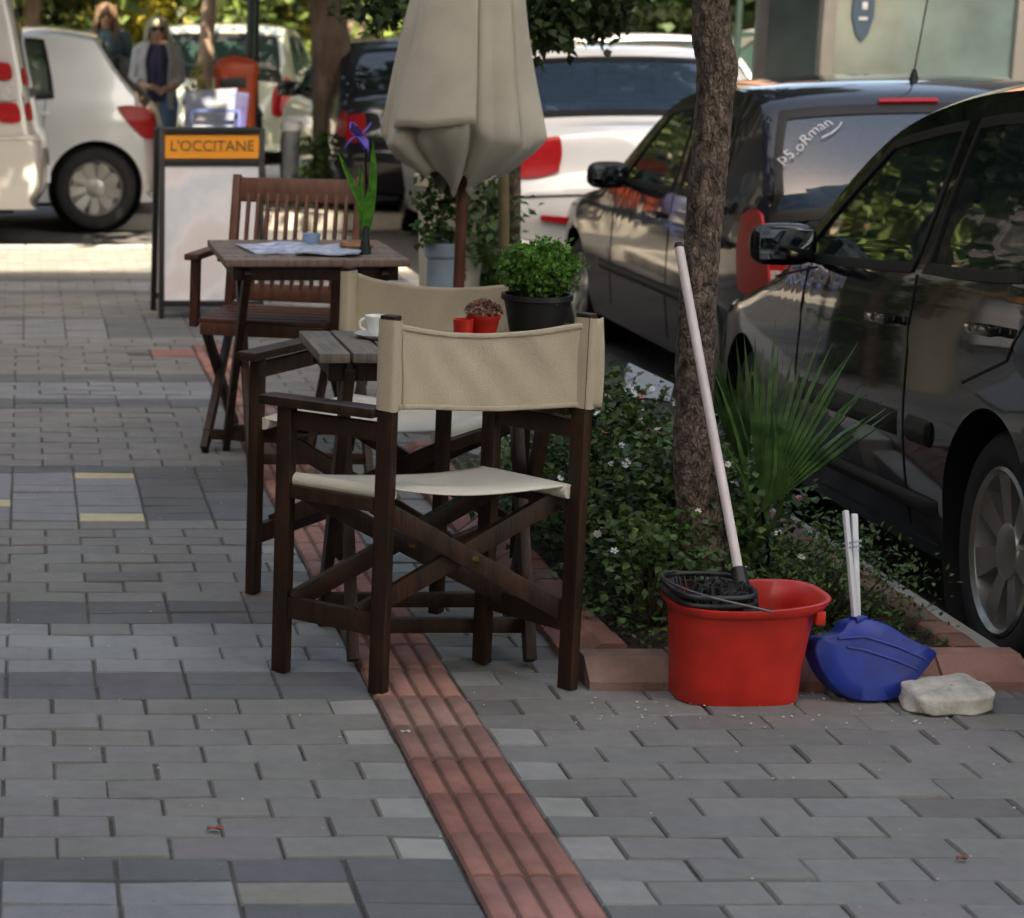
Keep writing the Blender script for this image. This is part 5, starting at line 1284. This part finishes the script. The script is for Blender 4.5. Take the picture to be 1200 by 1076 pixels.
def fan_palm():
    base = Vector((1.80, 5.02, .04)); t = thing('fan_palm', 'young fan palm with one broad fan leaf behind the leaning tree trunk', 'palm', base)
    def fan(hub, axis, R_, spread, n, name='fan_leaf', droop=.08):
        mb = MB(); cols = []; nrm = Vector((.25, -.9, .35)).normalized(); ax = (axis-nrm*axis.dot(nrm)).normalized(); s_ = nrm.cross(ax)
        join = .40
        for k in range(n):
            for side in (0, 1):
                a0 = -spread/2+spread*(k+side*.5)/n; a1 = -spread/2+spread*(k+side*.5+.5)/n; am = -spread/2+spread*(k+.5)/n+random.uniform(-.03, .03)
                random.seed(k*7+n); am += random.uniform(-.035, .035); Rk = R_*(1-.18*abs(am/spread*2)**2)*random.uniform(.82, 1.06); jn = join*R_; ridge = .012
                def P(a, r, h): return hub+(ax*math.cos(a)+s_*math.sin(a))*r+nrm*h-Vector((0, 0, droop*(r/R_)**2*R_))
                h0 = 0 if side == 0 else ridge; h1 = ridge if side == 0 else 0
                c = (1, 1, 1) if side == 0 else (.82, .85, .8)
                k0 = len(mb.v)
                pts = [P(a0, .0, 0), P(a0, jn*.5, h0*.6), P(a1, jn*.5, h1*.6), P(a0, jn, h0), P(a1, jn, h1)]
                mb.add(pts, [(0, 1, 2), (1, 3, 4, 2)]); cols += [c]*2
                a_tip = am; f0, f1 = P(a0, jn, h0), P(a1, jn, h1); g0 = P(a0+(am-a0)*.45, (jn+Rk)*.5, h0*.6); g1 = P(a1+(am-a1)*.45, (jn+Rk)*.5, h1*.6); tip = P(am, Rk, ridge*.3)
                mb.add([f0, f1, g1, g0, tip], [(0, 1, 2, 3), (3, 2, 4)]); cols += [c]*2
        return mb, cols
    hub = AY(893, 600, 5.0)
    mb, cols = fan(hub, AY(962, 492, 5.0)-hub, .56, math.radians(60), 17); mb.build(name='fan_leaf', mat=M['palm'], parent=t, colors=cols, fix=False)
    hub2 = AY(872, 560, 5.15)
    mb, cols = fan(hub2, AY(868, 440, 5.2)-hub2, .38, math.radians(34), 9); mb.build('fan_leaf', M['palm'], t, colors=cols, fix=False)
    b = MB(); b.tube([base, (base+hub)/2+Vector((.01, 0, .03)), hub], [.006, .005, .004], 6); b.build('leaf_stalk', M['palm'], t, smooth=True)
    b = MB(); b.tube([base, hub2], [.006, .004], 6); b.build('leaf_stalk', M['palm'], t, smooth=True)
    # long narrow shoots
    for (u0, v0, Y0_, u1, v1, Y1_) in ((880, 640, 5.0, 835, 430, 5.0), (885, 640, 5.0, 905, 470, 5.1), (880, 650, 5.0, 862, 470, 5.2), (890, 640, 5.0, 920, 520, 4.9), (880, 640, 5.0, 850, 520, 4.9), (875, 600, 5.2, 888, 440, 5.3)):
        mb = MB(); A = AY(u0, v0, Y0_); E = AY(u1, v1, Y1_); cols = []; n = 8
        for k in range(n):
            a = k/n; c_ = (k+1)/n; bend = Vector((.02, -.02, 0)); P0 = A.lerp(E, a)+bend*math.sin(a*PI); P1 = A.lerp(E, c_)+bend*math.sin(c_*PI)
            w0, w1 = .009*(1-a)**.6+.0006, .007*(1-c_)**.6+.0006; sv = Vector((1, .2, 0)); mb.add([P0-sv*w0, P0+sv*w0+Vector((0, .003, 0)), P1+sv*w1+Vector((0, .003, 0)), P1-sv*w1], [(0, 1, 2, 3)]); cols.append((.9, .95, .8))
        mb.build('shoot', M['palm'], t, colors=cols, fix=False)
fan_palm()
b = MB(); p0 = AY(735, 425, 6.6); p1 = AY(790, 470, 6.6)
b.add([AY(737, 425, 6.7), AY(790, 450, 6.6), AY(785, 470, 6.45), AY(729, 462, 6.45)]+[AY(737, 425, 6.7)+Vector((0, .02, -.01)), AY(790, 450, 6.6)+Vector((0, .02, -.01)), AY(785, 470, 6.45)+Vector((0, .02, -.01)), AY(729, 462, 6.45)+Vector((0, .02, -.01))], [(0, 1, 2, 3), (7, 6, 5, 4), (0, 4, 5, 1), (1, 5, 6, 2), (2, 6, 7, 3), (3, 7, 4, 0)])
o = b.build('board', mat('pale_board', (.26, .27, .27), .6), origin=(p1.x, 6.55, p1.z)); tag(o, 'pale grey board lying over the back of the flower bed, behind the white blossoms', 'board')

def trunk_tree(label, pts, radii, crown, leaves, lm, bark='bark', knots=(), group=None, L=.07, W_=.028, hang=None, limbs=6, n_ring=40, sub=60, grp=None, cores=None):
    base = Vector(pts[0]); t = thing('street_tree', label, 'tree', base, grp)
    P = catmull(pts, sub); n = n_ring; vs = []; fs = []
    def rad(q):
        f = q*(len(radii)-1); i = min(int(f), len(radii)-2); return radii[i]+(radii[i+1]-radii[i])*(f-i)
    for i, p in enumerate(P):
        r = rad(i/sub)
        for k in range(n):
            a = 2*PI*k/n; d = Vector((math.cos(a), math.sin(a), 0)); q = p+d*r
            bmp = noise.noise(Vector((q.x*14, q.y*14, q.z*5)))*.10+abs(noise.noise(Vector((q.x*45, q.y*45, q.z*22))))*.09+noise.noise(Vector((q.x*120, q.y*120, q.z*50)))*.05
            for (kz, ka, kr, kh) in knots:
                dz = (p.z-kz)/kr; da = math.atan2(math.sin(a-ka), math.cos(a-ka))*r/kr; e = dz*dz+da*da; bmp += kh*math.exp(-e)-(kh*.8*math.exp(-e*9))
            vs.append(q+d*r*bmp)
    for i in range(sub):
        for k in range(n): fs.append((i*n+k, i*n+(k+1) % n, (i+1)*n+(k+1) % n, (i+1)*n+k))
    b = MB(); b.add(vs, fs); topp = P[-1]; r_ = radii[-1]
    ends = []
    for k in range(limbs):
        a = 2*PI*k/limbs+random.uniform(-.3, .3); L_ = crown[1]*random.uniform(.55, .85)
        e = topp+Vector((math.cos(a)*L_, math.sin(a)*L_, crown[2]*random.uniform(.2, .8))); mid = topp+(e-topp)*.5+Vector((0, 0, .12*L_))
        b.tube([topp-Vector((0, 0, .05)), mid, e], [r_*.55, r_*.32, r_*.1], 8); ends.append((mid, e))
        for j in range(3):
            s_ = mid.lerp(e, random.uniform(0, .9)); e2 = s_+rnd_dir(.3)*L_*.45; b.tube([s_, e2], [r_*.16, r_*.05], 6); ends.append((s_, e2))
    b.build('trunk', M[bark], t, smooth='all')
    mb = MB(); cols = []; cc = Vector(crown[0]); R, H = crown[1], crown[2]
    clumps = []
    for k in range(max(14, leaves//260)):
        d = rnd_dir(); rr = random.uniform(.45, 1)**.5
        clumps.append((cc+Vector((d.x*R*rr, d.y*R*rr, d.z*H*rr)), random.uniform(.16, .34)*R, random.uniform(.7, 1.25)))
    for m_, e in ends: clumps.append((e, .25*R, 1))
    for k in range(leaves//5):
        c_, rr, br = random.choice(clumps); q = c_+rnd_dir()*rr*random.random()**.4
        twigs(mb, cols, q, rnd_dir(-.2), 5, L, W_, step=L*.45, droop=.6, a=.6*br, b=1.2*br)
    for h in (hang or []):
        q0 = Vector(h[0]); q1 = Vector(h[1])
        nn = h[2] if len(h) > 2 else 60
        for k in range(nn):
            q = q0.lerp(q1, random.random())+Vector((random.gauss(0, .04), random.gauss(0, .06), abs(random.gauss(0, .05))))
            twigs(mb, cols, q, Vector((random.uniform(-.5, .5), random.uniform(-.5, .5), -.6)), 3, L, W_, step=L*.5, droop=1, a=.6, b=1.15)
    mb.build('crown', lm, t, colors=cols, fix=False)
    return t
# nearest trunk: leaning a little, with a knot near eye level
tp = [(825, 720, 5.0), (822, 640, 5.0), (814, 540, 5.0), (814, 430, 5.0), (820, 320, 5.0), (830, 200, 5.0), (838, 100, 5.0), (835, 40, 5.0), (834, -20, 5.0)]
pts = [AY(u, v, Y) for u, v, Y in tp]; pts[0].z = .02; pts += [Vector((pts[-1].x, 5.0, 1.9)), Vector((pts[-1].x+.05, 5.0, 2.5))]
def hw(px): return px/2/(F_PX/5.15)
trunk_tree('leaning rough-barked tree trunk with a knot, rising from the flower bed behind the red bucket', pts, [hw(86), hw(50), hw(43), hw(41), hw(40), hw(39), hw(38), hw(35), hw(31), .03, .026], ((pts[-1].x, 5.2, 3.5), 1.5, .9), 7000, M['dleaf'],
    knots=((AY(845, 68, 5).z, -.9, .035, .38), (AY(855, 95, 5).z, -.2, .03, .25), (AY(815, 45, 5).z, PI, .03, .15)), L=.075, W_=.03, sub=170, n_ring=64, limbs=5)
# young staked tree whose low crown hangs into the top of the picture
c = AY(600, 300, 8.6); x = c.x+.02
hang = [(AY(605, 8, 8.4), AY(735, 6, 8.5), 190), (AY(625, 30, 8.4), AY(700, 28, 8.5), 75), (AY(640, 42, 8.4), AY(690, 40, 8.5), 18), (AY(405, 0, 8.3), AY(470, 4, 8.4), 50), (AY(430, 14, 8.3), AY(470, 18, 8.4), 16), (AY(610, 50, 8.4), AY(625, 55, 8.5), 5)]
trunk_tree('young tree tied to a wooden stake behind the closed parasol', [(x, 8.7, 0), (x+.01, 8.7, .5), (x-.01, 8.7, 1.1), (x, 8.7, 1.6), (x, 8.7, 1.9)], [.03, .026, .024, .022, .02], ((x-.1, 8.7, 2.15), .85, .5), 6000, M['dleaf'], hang=hang, L=.055, W_=.021, limbs=6, n_ring=12, sub=20)
st = tag(MB().tube([AY(591, 330, 8.3)*1, AY(590, 180, 8.3)], .021, 10).build('wooden_stake', mat('stake_wood', (.14, .10, .05), .85, var=.3, scale=12), smooth=True, origin=tuple(AY(591, 330, 8.3))), 'olive brown wooden stake standing beside the young tree, right of the parasol pole', 'stake')
for v in st.data.vertices:
    pass
# mid-distance trunks
x = AY(385, 230, 17.4).x
trunk_tree('thick grey-brown tree trunk behind the folding armchair and the bollard', [(x+.06, 17.4, 0), (x+.03, 17.4, .5), (x, 17.4, 1.0), (x-.04, 17.4, 1.5), (x-.1, 17.4, 2.2)], [.22, .16, .155, .14, .12], ((x+1.0, 14.8, 4.7), 2.2, 1.0), 14000, M['gleaf'], bark='bark2', knots=((1.1, -.3, .12, .25),), L=.17, W_=.08, n_ring=32, sub=50, grp='background street trees')  # crown is out of view, moved off the trunk to cast shade
trunk_tree('unseen large street tree added at the corner so its crown shades the side street', [(-3.4, 12.9, 0), (-3.35, 12.95, 1), (-3.3, 13, 2), (-3.2, 13.1, 3.2)], [.2, .17, .16, .14], ((-1.3, 13.7, 4.9), 2.8, .7), 22000, M['gleaf'], bark='bark2', L=.2, W_=.10, n_ring=24, sub=40, grp='background street trees')  # unseen tree, added so its dense crown shades the silver hatchback
x = AY(243, 60, 21).x
trunk_tree('thin tree trunk between the lamp post and the woman in sunglasses', [(x, 21, -.05), (x-.02, 21, .8), (x, 21, 1.5), (x+.04, 21, 2.4)], [.09, .08, .07, .06], ((x, 21, 3.9), 1.9, 1.2), 6000, M['gleaf'], bark='bark2', L=.12, W_=.05, n_ring=20, sub=30, grp='background street trees')
labs = ['sunlit yellow-green tree far behind the two women', 'bushy green tree far left behind the silver hatchback', 'sunlit yellow-green tree far behind the lamp post', 'dark green tree far behind the thick trunk', 'mid green tree far behind the closed parasol', 'dark green tree far behind the white car', 'dark green tree far behind the nearest tree trunk', 'mid green tree far behind the glass shelter', 'dark leafy tree beyond the street signs at the right']
for k, (u, Y, m_, R, z) in enumerate(((150, 34, 'yleaf', 2.6, 2.4), (40, 30, 'gleaf', 2.0, 2.3), (285, 38, 'yleaf', 3.0, 2.6), (420, 33, 'gleaf', 2.6, 2.3), (540, 40, 'gleaf', 3.0, 2.6), (690, 36, 'dleaf', 2.4, 2.6), (850, 34, 'dleaf', 2.2, 2.8), (1000, 42, 'gleaf', 3.2, 2.8), (1130, 33, 'dleaf', 2.4, 2.8))):
    x = AY(u, 30, Y).x
    trunk_tree(labs[k], [(x, Y, -.1), (x+.05, Y, .5), (x-.05, Y, 1.2), (x, Y, 2)], [.2, .15, .13, .12], ((x, Y, z), R, R*.75), 9000, M[m_], bark='bark2', L=.2, W_=.085, n_ring=12, sub=12, limbs=5, grp='background street trees')
mb = MB(); cols = []
for k in range(3500):
    x = random.uniform(-6, 26); twigs(mb, cols, Vector((x, 42+random.uniform(-.6, .6), random.uniform(0, 1.5)+.5*noise.noise(Vector((x*.5, 0, 0))))), rnd_dir(), 5, .2, .08, step=.1)
o = mb.build('hedge', M['gleaf'], colors=cols, fix=False); tag(o, 'long clipped green hedge far behind the parked cars', 'hedge')

# ---------------------------------------------------------------- pots and small plants
def pot_basil():
    c = Vector((AZ(622, 380, .72).x, 5.0, .72)); c.y = 4.93; c.x = xa(628, 380, 4.93)
    t = thing('potted_basil', 'round bright green basil plant in a black pot on the slatted table', 'potted plant', c)
    b = MB(); b.lathe([(.055, 0), (.058, .004), (.075, .085), (.082, .088), (.082, .10), (.074, .10), (.07, .085), (0, .08)], c, 32); b.build('pot', M['black'], t, smooth=True)
    mb = MB(); cols = []; cc = c+Vector((0, 0, .155))
    for k in range(2600):
        d = rnd_dir(.1); lump = 1+.42*noise.noise(d*2.6+Vector((3, 1, 2)))+.15*noise.noise(d*7); q = cc+Vector((d.x*.088, d.y*.088, d.z*.066))*lump*random.uniform(.62, 1.0)
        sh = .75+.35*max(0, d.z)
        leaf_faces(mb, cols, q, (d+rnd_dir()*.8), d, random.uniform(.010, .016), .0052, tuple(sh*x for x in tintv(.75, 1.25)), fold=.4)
    mb.build('foliage', M['basil'], t, colors=cols, fix=False)
    b = MB()
    for k in range(20): a = random.uniform(0, 6.3); b.tube([c+Vector((.03*math.cos(a), .03*math.sin(a), .08)), cc+Vector((.05*math.cos(a), .05*math.sin(a), 0))], .0015, 4)
    b.build('stems', M['basil'], t)
pot_basil()
def pot_red():
    c = Vector((xa(566, 378, 4.86), 4.86, .72)); t = thing('potted_succulent', 'small red pot with pinkish foliage beside the basil on the slatted table', 'potted plant', c)
    b = MB(); b.lathe([(.026, 0), (.028, .003), (.037, .05), (.039, .052), (.039, .06), (.034, .06), (.03, .05), (0, .048)], c, 28); b.build('pot', M['red'], t, smooth=True)
    mb = MB(); cols = []
    for k in range(260):
        d = rnd_dir(.5); q = c+Vector((d.x*.035, d.y*.035, .066+abs(d.z)*.02)); leaf_faces(mb, cols, q, d+rnd_dir()*.5, Vector((0, 0, 1)), .014, .006, random.choice([(1, 1, 1), (.6, .6, .6), (1.3, 1.2, 1.1)]), fold=.4)
    mb.build('foliage', leafmat('pinkish_leaf', (.16, .08, .05), (.42, .24, .20)), t, colors=cols, fix=False)
    c2 = c+Vector((-.052, -.035, 0)); b = MB(); b.lathe([(.02, 0), (.023, .055), (.02, .055), (.018, .01), (0, .01)], c2, 20); o = b.build('red_glass', M['red'], smooth=True, origin=c2); tag(o, 'small red candle glass in front of the red pot on the slatted table', 'glass')
pot_red()
def iris():
    c = Vector((xa(428, 288, 6.75), 6.75, .72)); t = thing('iris_vase', 'purple iris with long green leaves in a slim vase on the reddish table', 'vase', c)
    b = MB(); b.lathe([(.018, 0), (.02, .01), (.012, .05), (.01, .09), (.008, .09), (.008, .02), (0, .02)], c, 20); b.build('vase', M['darkgreen'], t, smooth=True)
    b = MB(); b.tube([c+Vector((0, 0, .02)), AY(430, 235, 6.75), AY(428, 175, 6.75)], [.004, .0035, .003], 6); b.build('stem', M['palm'], t, smooth=True)
    def blade(A, E, w, bend):
        mb = MB(); cols = []; n = 10; sv = Vector((1, .15, 0)); nn = Vector((0, .006, 0))
        for k in range(n):
            a, q = k/n, (k+1)/n; P0 = A.lerp(E, a)+bend*math.sin(a*PI); P1 = A.lerp(E, q)+bend*math.sin(q*PI); w0 = w*math.sin(PI*min(1, .25+.75*a))**.7+.0006; w1 = w*math.sin(PI*min(1, .25+.75*q))**.7+.0006
            mb.add([P0-sv*w0, P0+nn, P1+nn, P1-sv*w1], [(0, 1, 2, 3)]); mb.add([P0+nn, P0+sv*w0, P1+sv*w1, P1+nn], [(0, 1, 2, 3)]); cols += [(1, 1.2, 1)]*2
        mb.build('leaf', M['basil'], t, colors=cols, fix=False)
    b0 = c+Vector((0, 0, .06))
    blade(AY(430, 255, 6.74), AY(397, 180, 6.7), .011, Vector((-.004, 0, .01))); blade(b0, AY(437, 165, 6.72), .014, Vector((.01, 0, 0))); blade(b0, AY(424, 195, 6.78), .012, Vector((-.01, 0, 0))); blade(b0, AY(433, 215, 6.7), .013, Vector((0, 0, 0)))
    mb = MB(); cols = []; h = AY(420, 160, 6.75)
    for k in range(6):
        a = k*PI/3; dn = (k % 2); d = Vector((math.cos(a), math.sin(a)*.8, .6 if not dn else .1)).normalized(); s_ = d.cross(Vector((0, 0, 1))).normalized()
        def f(u, v, d=d, s_=s_, dn=dn): w = .026*math.sin(PI*(.12+.86*u))**.8; return h+d*(.045*u)+s_*w*.75*(v*2-1)+Vector((0, 0, -(.05 if dn else -.015)*u*u+.006*math.sin(v*9)*u))
        mb.grid(f, 8, 6, .0012)
    mb.build('flower', M['purple'], t, smooth='all')
iris()
# pots behind the second chair
def pale_pot():
    c = Vector((xa(516, 330, 8.0), 8.0, 0)); t = thing('pale_blue_planter', 'tall pale blue planter with small leafy plant behind the facing director chair', 'planter', c)
    ztop = AY(516, 284, 8.0).z
    b = MB(); b.lathe([(.045, 0), (.05, .02), (.055, ztop-.06), (.066, ztop-.05), (.068, ztop), (.062, ztop), (.055, ztop-.04), (0, ztop-.04)], c, 28); b.build('pot', mat('pale_blue_glaze', (.27, .34, .40), .35, var=.2, scale=5), t, smooth=True)
    mb = MB(); cols = []
    for k in range(120):
        q = c+Vector((random.gauss(0, .045), random.gauss(0, .04), ztop+random.uniform(0, .28))); twigs(mb, cols, q, rnd_dir(.4), 4, .035, .015, step=.015)
    mb.build('foliage', M['leaf'], t, colors=cols, fix=False)
pale_pot()
def big_planter():
    cx, y = xa(556, 300, 8.75), 8.75; t = thing('concrete_planter', 'tall cream planter holding green shrubs behind the parasol pole', 'planter', (cx-.05, y, 0))
    zt = AY(520, 205, y).z
    b = MB(); b.lathe([(.10, 0), (.105, .05), (.14, zt-.05), (.16, zt-.04), (.16, zt), (.14, zt), (.13, zt-.05), (0, zt-.05)], (cx-.10, y, 0), 28); b.build('pot', mat('cream_glaze', (.48, .44, .33), .6, var=.12, scale=4), t, smooth=True)
    mb = MB(); cols = []
    for k in range(110):
        q = Vector((cx+random.gauss(0, .07), y-.16+random.gauss(0, .05), random.uniform(.5, zt+.02))); twigs(mb, cols, q, rnd_dir(-.3), 4, .04, .016, step=.02)
    mb.build('foliage', M['leaf'], t, colors=cols, fix=False)
big_planter()
bush('leafy_shrub', 'dark leafy shrub at the foot of the lamp post behind the parasol', xa(575, 300, 8.9), 9.0, .0, .16, .2, .42, 110, 6, .05, .02, M['leaf'], 'shrubs behind the parasol', 0)
bush('leafy_shrub', 'dense dark shrub in front of the thick background tree trunk', xa(378, 200, 17.0), 16.95, .0, .22, .2, .5, 90, 6, .06, .025, M['leaf'], 'shrubs behind the parasol', 0)
bush('leafy_shrub', 'yellow flowered shrub between the woman in sunglasses and the litter bin', xa(232, 130, 18), 18.0, .0, .18, .2, .9, 90, 6, .05, .02, M['yleaf'], 'shrubs behind the parasol', 0)

# fallen leaves and litter
b = MB()
def dead_leaf(u, v, m, label, s_=.02):
    c = AZ(u, v, .003); mb = MB(); cols = []; mb.grid(lambda a, q: (c.x+(a-.5)*s_*2, c.y+(q-.5)*s_*1.1*math.sin(PI*(.1+.8*a)), .004+.007*abs(math.sin(a*3+q*2))), 6, 4, .0006)
    o = mb.build('fallen_leaf', m, smooth='all', origin=c); tag(o, label, 'leaf')
M['dead'] = mat('dead_leaf', (.30, .08, .05), .8, var=.3, scale=60); M['dead2'] = mat('pale_scrap', (.5, .48, .44), .8)
dead_leaf(252, 973, M['dead'], 'curled red-brown leaf lying on the grey paving at the lower left', .015)
dead_leaf(1127, 1008, M['dead'], 'tiny red leaf lying on the paving at the lower right', .010)
dead_leaf(475, 860, M['dead2'], 'pale dry scrap lying on the red ribbed strip', .010)
mb = MB()
for k in range(260):
    c = Vector((random.uniform(-.05, 2.15), random.uniform(3.3, 7.5), 0))
    if 1.2 < c.x and 4.45 < c.y: continue
    r = random.uniform(.0008, .0030); mb.ball((c.x, c.y, .0015), (r, r*random.uniform(.5, 1), r*.5), 6, 4)
for k in range(70):
    c = AZ(random.uniform(680, 1160), random.uniform(812, 850), 0); r = random.uniform(.001, .004); mb.ball((c.x, c.y, .0015), (r, r*random.uniform(.5, 1), r*.5), 6, 4)
tag(mb.build('grit', M['dead2'], smooth=True), 'scattered pale grit and crumbs on the paving', 'grit', kind='stuff')

# ---------------------------------------------------------------- people
def skin_figure(nodes, edges, name, m, parent, sub=2):
    me = bpy.data.meshes.new(name); off = wloc(parent)
    me.from_pydata([tuple(Vector(n[0])-off) for n in nodes], edges, [])
    o = bpy.data.objects.new(name, me); C.objects.link(o); bm = bmesh.new(); bm.from_mesh(me); ly = bm.verts.layers.skin.verify(); bm.verts.ensure_lookup_table()
    for k, v in enumerate(bm.verts):
        r = nodes[k][1]; v[ly].radius = r if isinstance(r, tuple) else (r, r); v[ly].use_root = (k == 0)
    bm.to_mesh(me); bm.free(); o.modifiers.new('s', 'SKIN').use_smooth_shade = True; sd = o.modifiers.new('d', 'SUBSURF'); sd.levels = sub; sd.render_levels = sub
    dg = bpy.context.evaluated_depsgraph_get(); dg.update(); m2 = bpy.data.meshes.new_from_object(o.evaluated_get(dg)); o.modifiers.clear(); o.data = m2; m2.name = name
    m2.materials.clear(); m2.materials.append(m); m2.polygons.foreach_set('use_smooth', [True]*len(m2.polygons)); o.parent = parent; return o
def person(label, x, y, z0, h, head_dn, hairc, topm, jacketm, trousers, arms, hair_l, glasses):
    t = thing('person', label, 'person', (x, y, z0)); k = h/1.65
    def Q(a, b_, c_): return Vector((x+a*k, y+b_*k, z0+c_*k))
    body = [(Q(0, 0, .92), (.15, .10)), (Q(0, .01, 1.08), (.125, .09)), (Q(0, .0, 1.24), (.15, .105)), (Q(0, -.0, 1.36), (.10, .08)), (Q(0, -.015, 1.43), .05), (Q(0, -.03, 1.49), .065), (Q(0, -.035-.01*head_dn, 1.57), (.072, .085)), (Q(0, -.03, 1.63), (.05, .06))]
    ed = [(i, i+1) for i in range(7)]
    for s_ in (-1, 1):
        n = len(body); el, wr_ = arms[0 if s_ < 0 else 1]
        body += [(Q(s_*.17, 0, 1.34), .052), (Q(*el), .040), (Q(*wr_), .026)]; ed += [(3, n), (n, n+1), (n+1, n+2)]
        w = Vector(wr_); dirn = Vector((-s_*.8, -.45, -.15)).normalized(); side = Vector((0, -.3, 1)).normalized()
        m_ = len(body); body += [(Q(*(w+dirn*.05)), (.032, .018))]; ed += [(n+2, m_)]
        for f in range(4):
            o_ = side*(f-1.5)*.019; body += [(Q(*(w+dirn*.095+o_)), .0095), (Q(*(w+dirn*(.135 if f in (1, 2) else .12)+o_+Vector((0, .02, -.01)))), .008)]; j = len(body); ed += [(m_, j-2), (j-2, j-1)]
        body += [(Q(*(w+dirn*.05+side*.045+Vector((0, -.02, 0)))), .010)]; ed += [(m_, len(body)-1)]
        n2 = len(body); body += [(Q(s_*.09, 0, .86), (.095, .09)), (Q(s_*.10, -.01, .48), .060), (Q(s_*.10, .02, .09), .040), (Q(s_*.11, -.12, .035), .032)]; ed += [(0, n2), (n2, n2+1), (n2+1, n2+2), (n2+2, n2+3)]
    skin_figure(body, ed, 'body', M['skin2'], t)
    hd = Q(0, -.045, 1.555)
    # face: nose, mouth, ears, eyes
    b = MB(); b.ball(hd+Vector((0, -.085, -.01))*k, (.012, .02, .022), 8, 6); b.build('nose', M['skin2'], t, smooth=True)
    b = MB(); b.ball(hd+Vector((0, -.078, -.045))*k, (.024, .008, .007), 10, 6); b.build('mouth', mat('lips', (.35, .08, .07), .5), t, smooth=True)
    for s_ in (-1, 1):
        b = MB(); b.ball(hd+Vector((s_*.078, .0, .0))*k, (.012, .02, .03), 8, 6); b.build('ear', M['skin2'], t, smooth=True)
        b = MB(); b.ball(hd+Vector((s_*.03, -.074, .022))*k, (.014, .01, .008), 8, 6); b.build('eye', M['black'], t, smooth=True)
    if glasses:
        b = MB()
        for s_ in (-1, 1): b.ball(hd+Vector((s_*.034, -.088, .018))*k, (.032, .010, .024), 12, 8)
        b.box(hd+Vector((0, -.092, .024))*k, (.03, .008, .008)); b.bar(hd+Vector((-.068, -.08, .022))*k, hd+Vector((-.085, .0, .02))*k, .006, .008); b.bar(hd+Vector((.068, -.08, .022))*k, hd+Vector((.085, .0, .02))*k, .006, .008)
        b.build('sunglasses', M['black'], t, smooth=True)
    # hair: cap plus strands falling to the given length
    mb = MB(); mb.ball(hd+Vector((0, .03, .035))*k, (.094, .10, .095), 16, 10)
    for j in range(170):
        a = random.uniform(-.55, PI+.55); r0 = Vector((math.cos(a)*.088, .015+math.sin(a)*.085, random.uniform(.0, .09)))
        e = Vector((math.cos(a)*random.uniform(.10, .13), .02+math.sin(a)*.11, -hair_l*random.uniform(.6, 1)))
        mb.tube([hd+r0*k+Vector((0, 0, .02)), hd+(r0*.3+e*.7)*k+Vector((0, 0, .03)), hd+e*k], [.012, .013, .005], 5)
    mb.build('hair', hairc, t, smooth=True)
    # clothes: a shirt over the torso, an open jacket, trousers
    def shell(name, zs, mm, g, op=0, y0_=0):
        def f(u, v):
            a = -PI/2+op+(2*PI-2*op)*u; i = v*(len(zs)-1); n = min(int(i), len(zs)-2); q = i-n
            z = zs[n][0]+(zs[n+1][0]-zs[n][0])*q; rx = zs[n][1]+(zs[n+1][1]-zs[n][1])*q; ry = zs[n][2]+(zs[n+1][2]-zs[n][2])*q
            w = 1+.025*math.sin(a*7+z*9); return Q(math.cos(a)*(rx+g)*w, math.sin(a)*(ry+g)*w+y0_, z)
        b = MB(); b.grid(f, 40, 16, .006); return b.build(name, mm, t, smooth='all')
    shell('top', [(.88, .17, .125), (1.08, .155, .115), (1.25, .18, .13), (1.38, .135, .10), (1.44, .07, .065)], topm, .008)
    if jacketm:
        shell('jacket', [(.80, .185, .14), (1.08, .17, .13), (1.28, .20, .14), (1.40, .15, .11), (1.46, .085, .075)], jacketm, .022, op=.55)
    for s_ in (-1, 1):
        el, wr_ = arms[0 if s_ < 0 else 1]; A, E, Wr = Q(s_*.165, 0, 1.36), Q(*el), Q(*wr_)
        b = MB(); b.tube([A+Vector((-s_*.05, 0, .02)), A, A.lerp(E, .5), E]+([E.lerp(Wr, .5)] if jacketm else []), [.07, .072, .062, .056]+([.05] if jacketm else []), 14); b.build('sleeve', jacketm or topm, t, smooth=True)
        b = MB(); b.tube([Q(s_*.07, 0, .98), Q(s_*.095, 0, .85), Q(s_*.10, -.01, .48), Q(s_*.10, .02, .10)], [.10, .112, .082, .07], 16); b.build('trouser_leg', trousers, t, smooth=True)
        b = MB(); b.ball(Q(s_*.11, -.06, .035), (.045, .13, .04), 12, 8); b.build('shoe', M['black'], t, smooth=True)
    return t
xw = AY(184, 50, 18.9).x
person('blonde woman in dark sunglasses and pale open jacket, looking down at her hands', xw, 18.9, 0, 1.47, 1, mat('blonde_hair', (.38, .32, .22), .6, var=.25, scale=30), mat('navy_top', (.035, .03, .07), .8), mat('pale_jacket', (.36, .34, .335), .85), mat('jeans', (.09, .14, .22), .85),
    [((-.22, .0, 1.08), (-.10, -.20, 1.02)), ((.22, .0, 1.08), (.12, -.20, 1.00))], .12, True)
xw = AY(124, 30, 19.6).x
person('woman with long brown hair in a dark teal top, standing behind the silver hatchback', xw, 19.6, 0, 1.60, 0, mat('brown_hair', (.11, .065, .035), .6, var=.3, scale=30), mat('teal_top', (.03, .06, .07), .8), None, mat('dark_trousers', (.03, .03, .04), .85),
    [((-.24, .02, 1.10), (-.22, -.10, .86)), ((.24, .02, 1.10), (.22, -.10, .86))], .26, False)
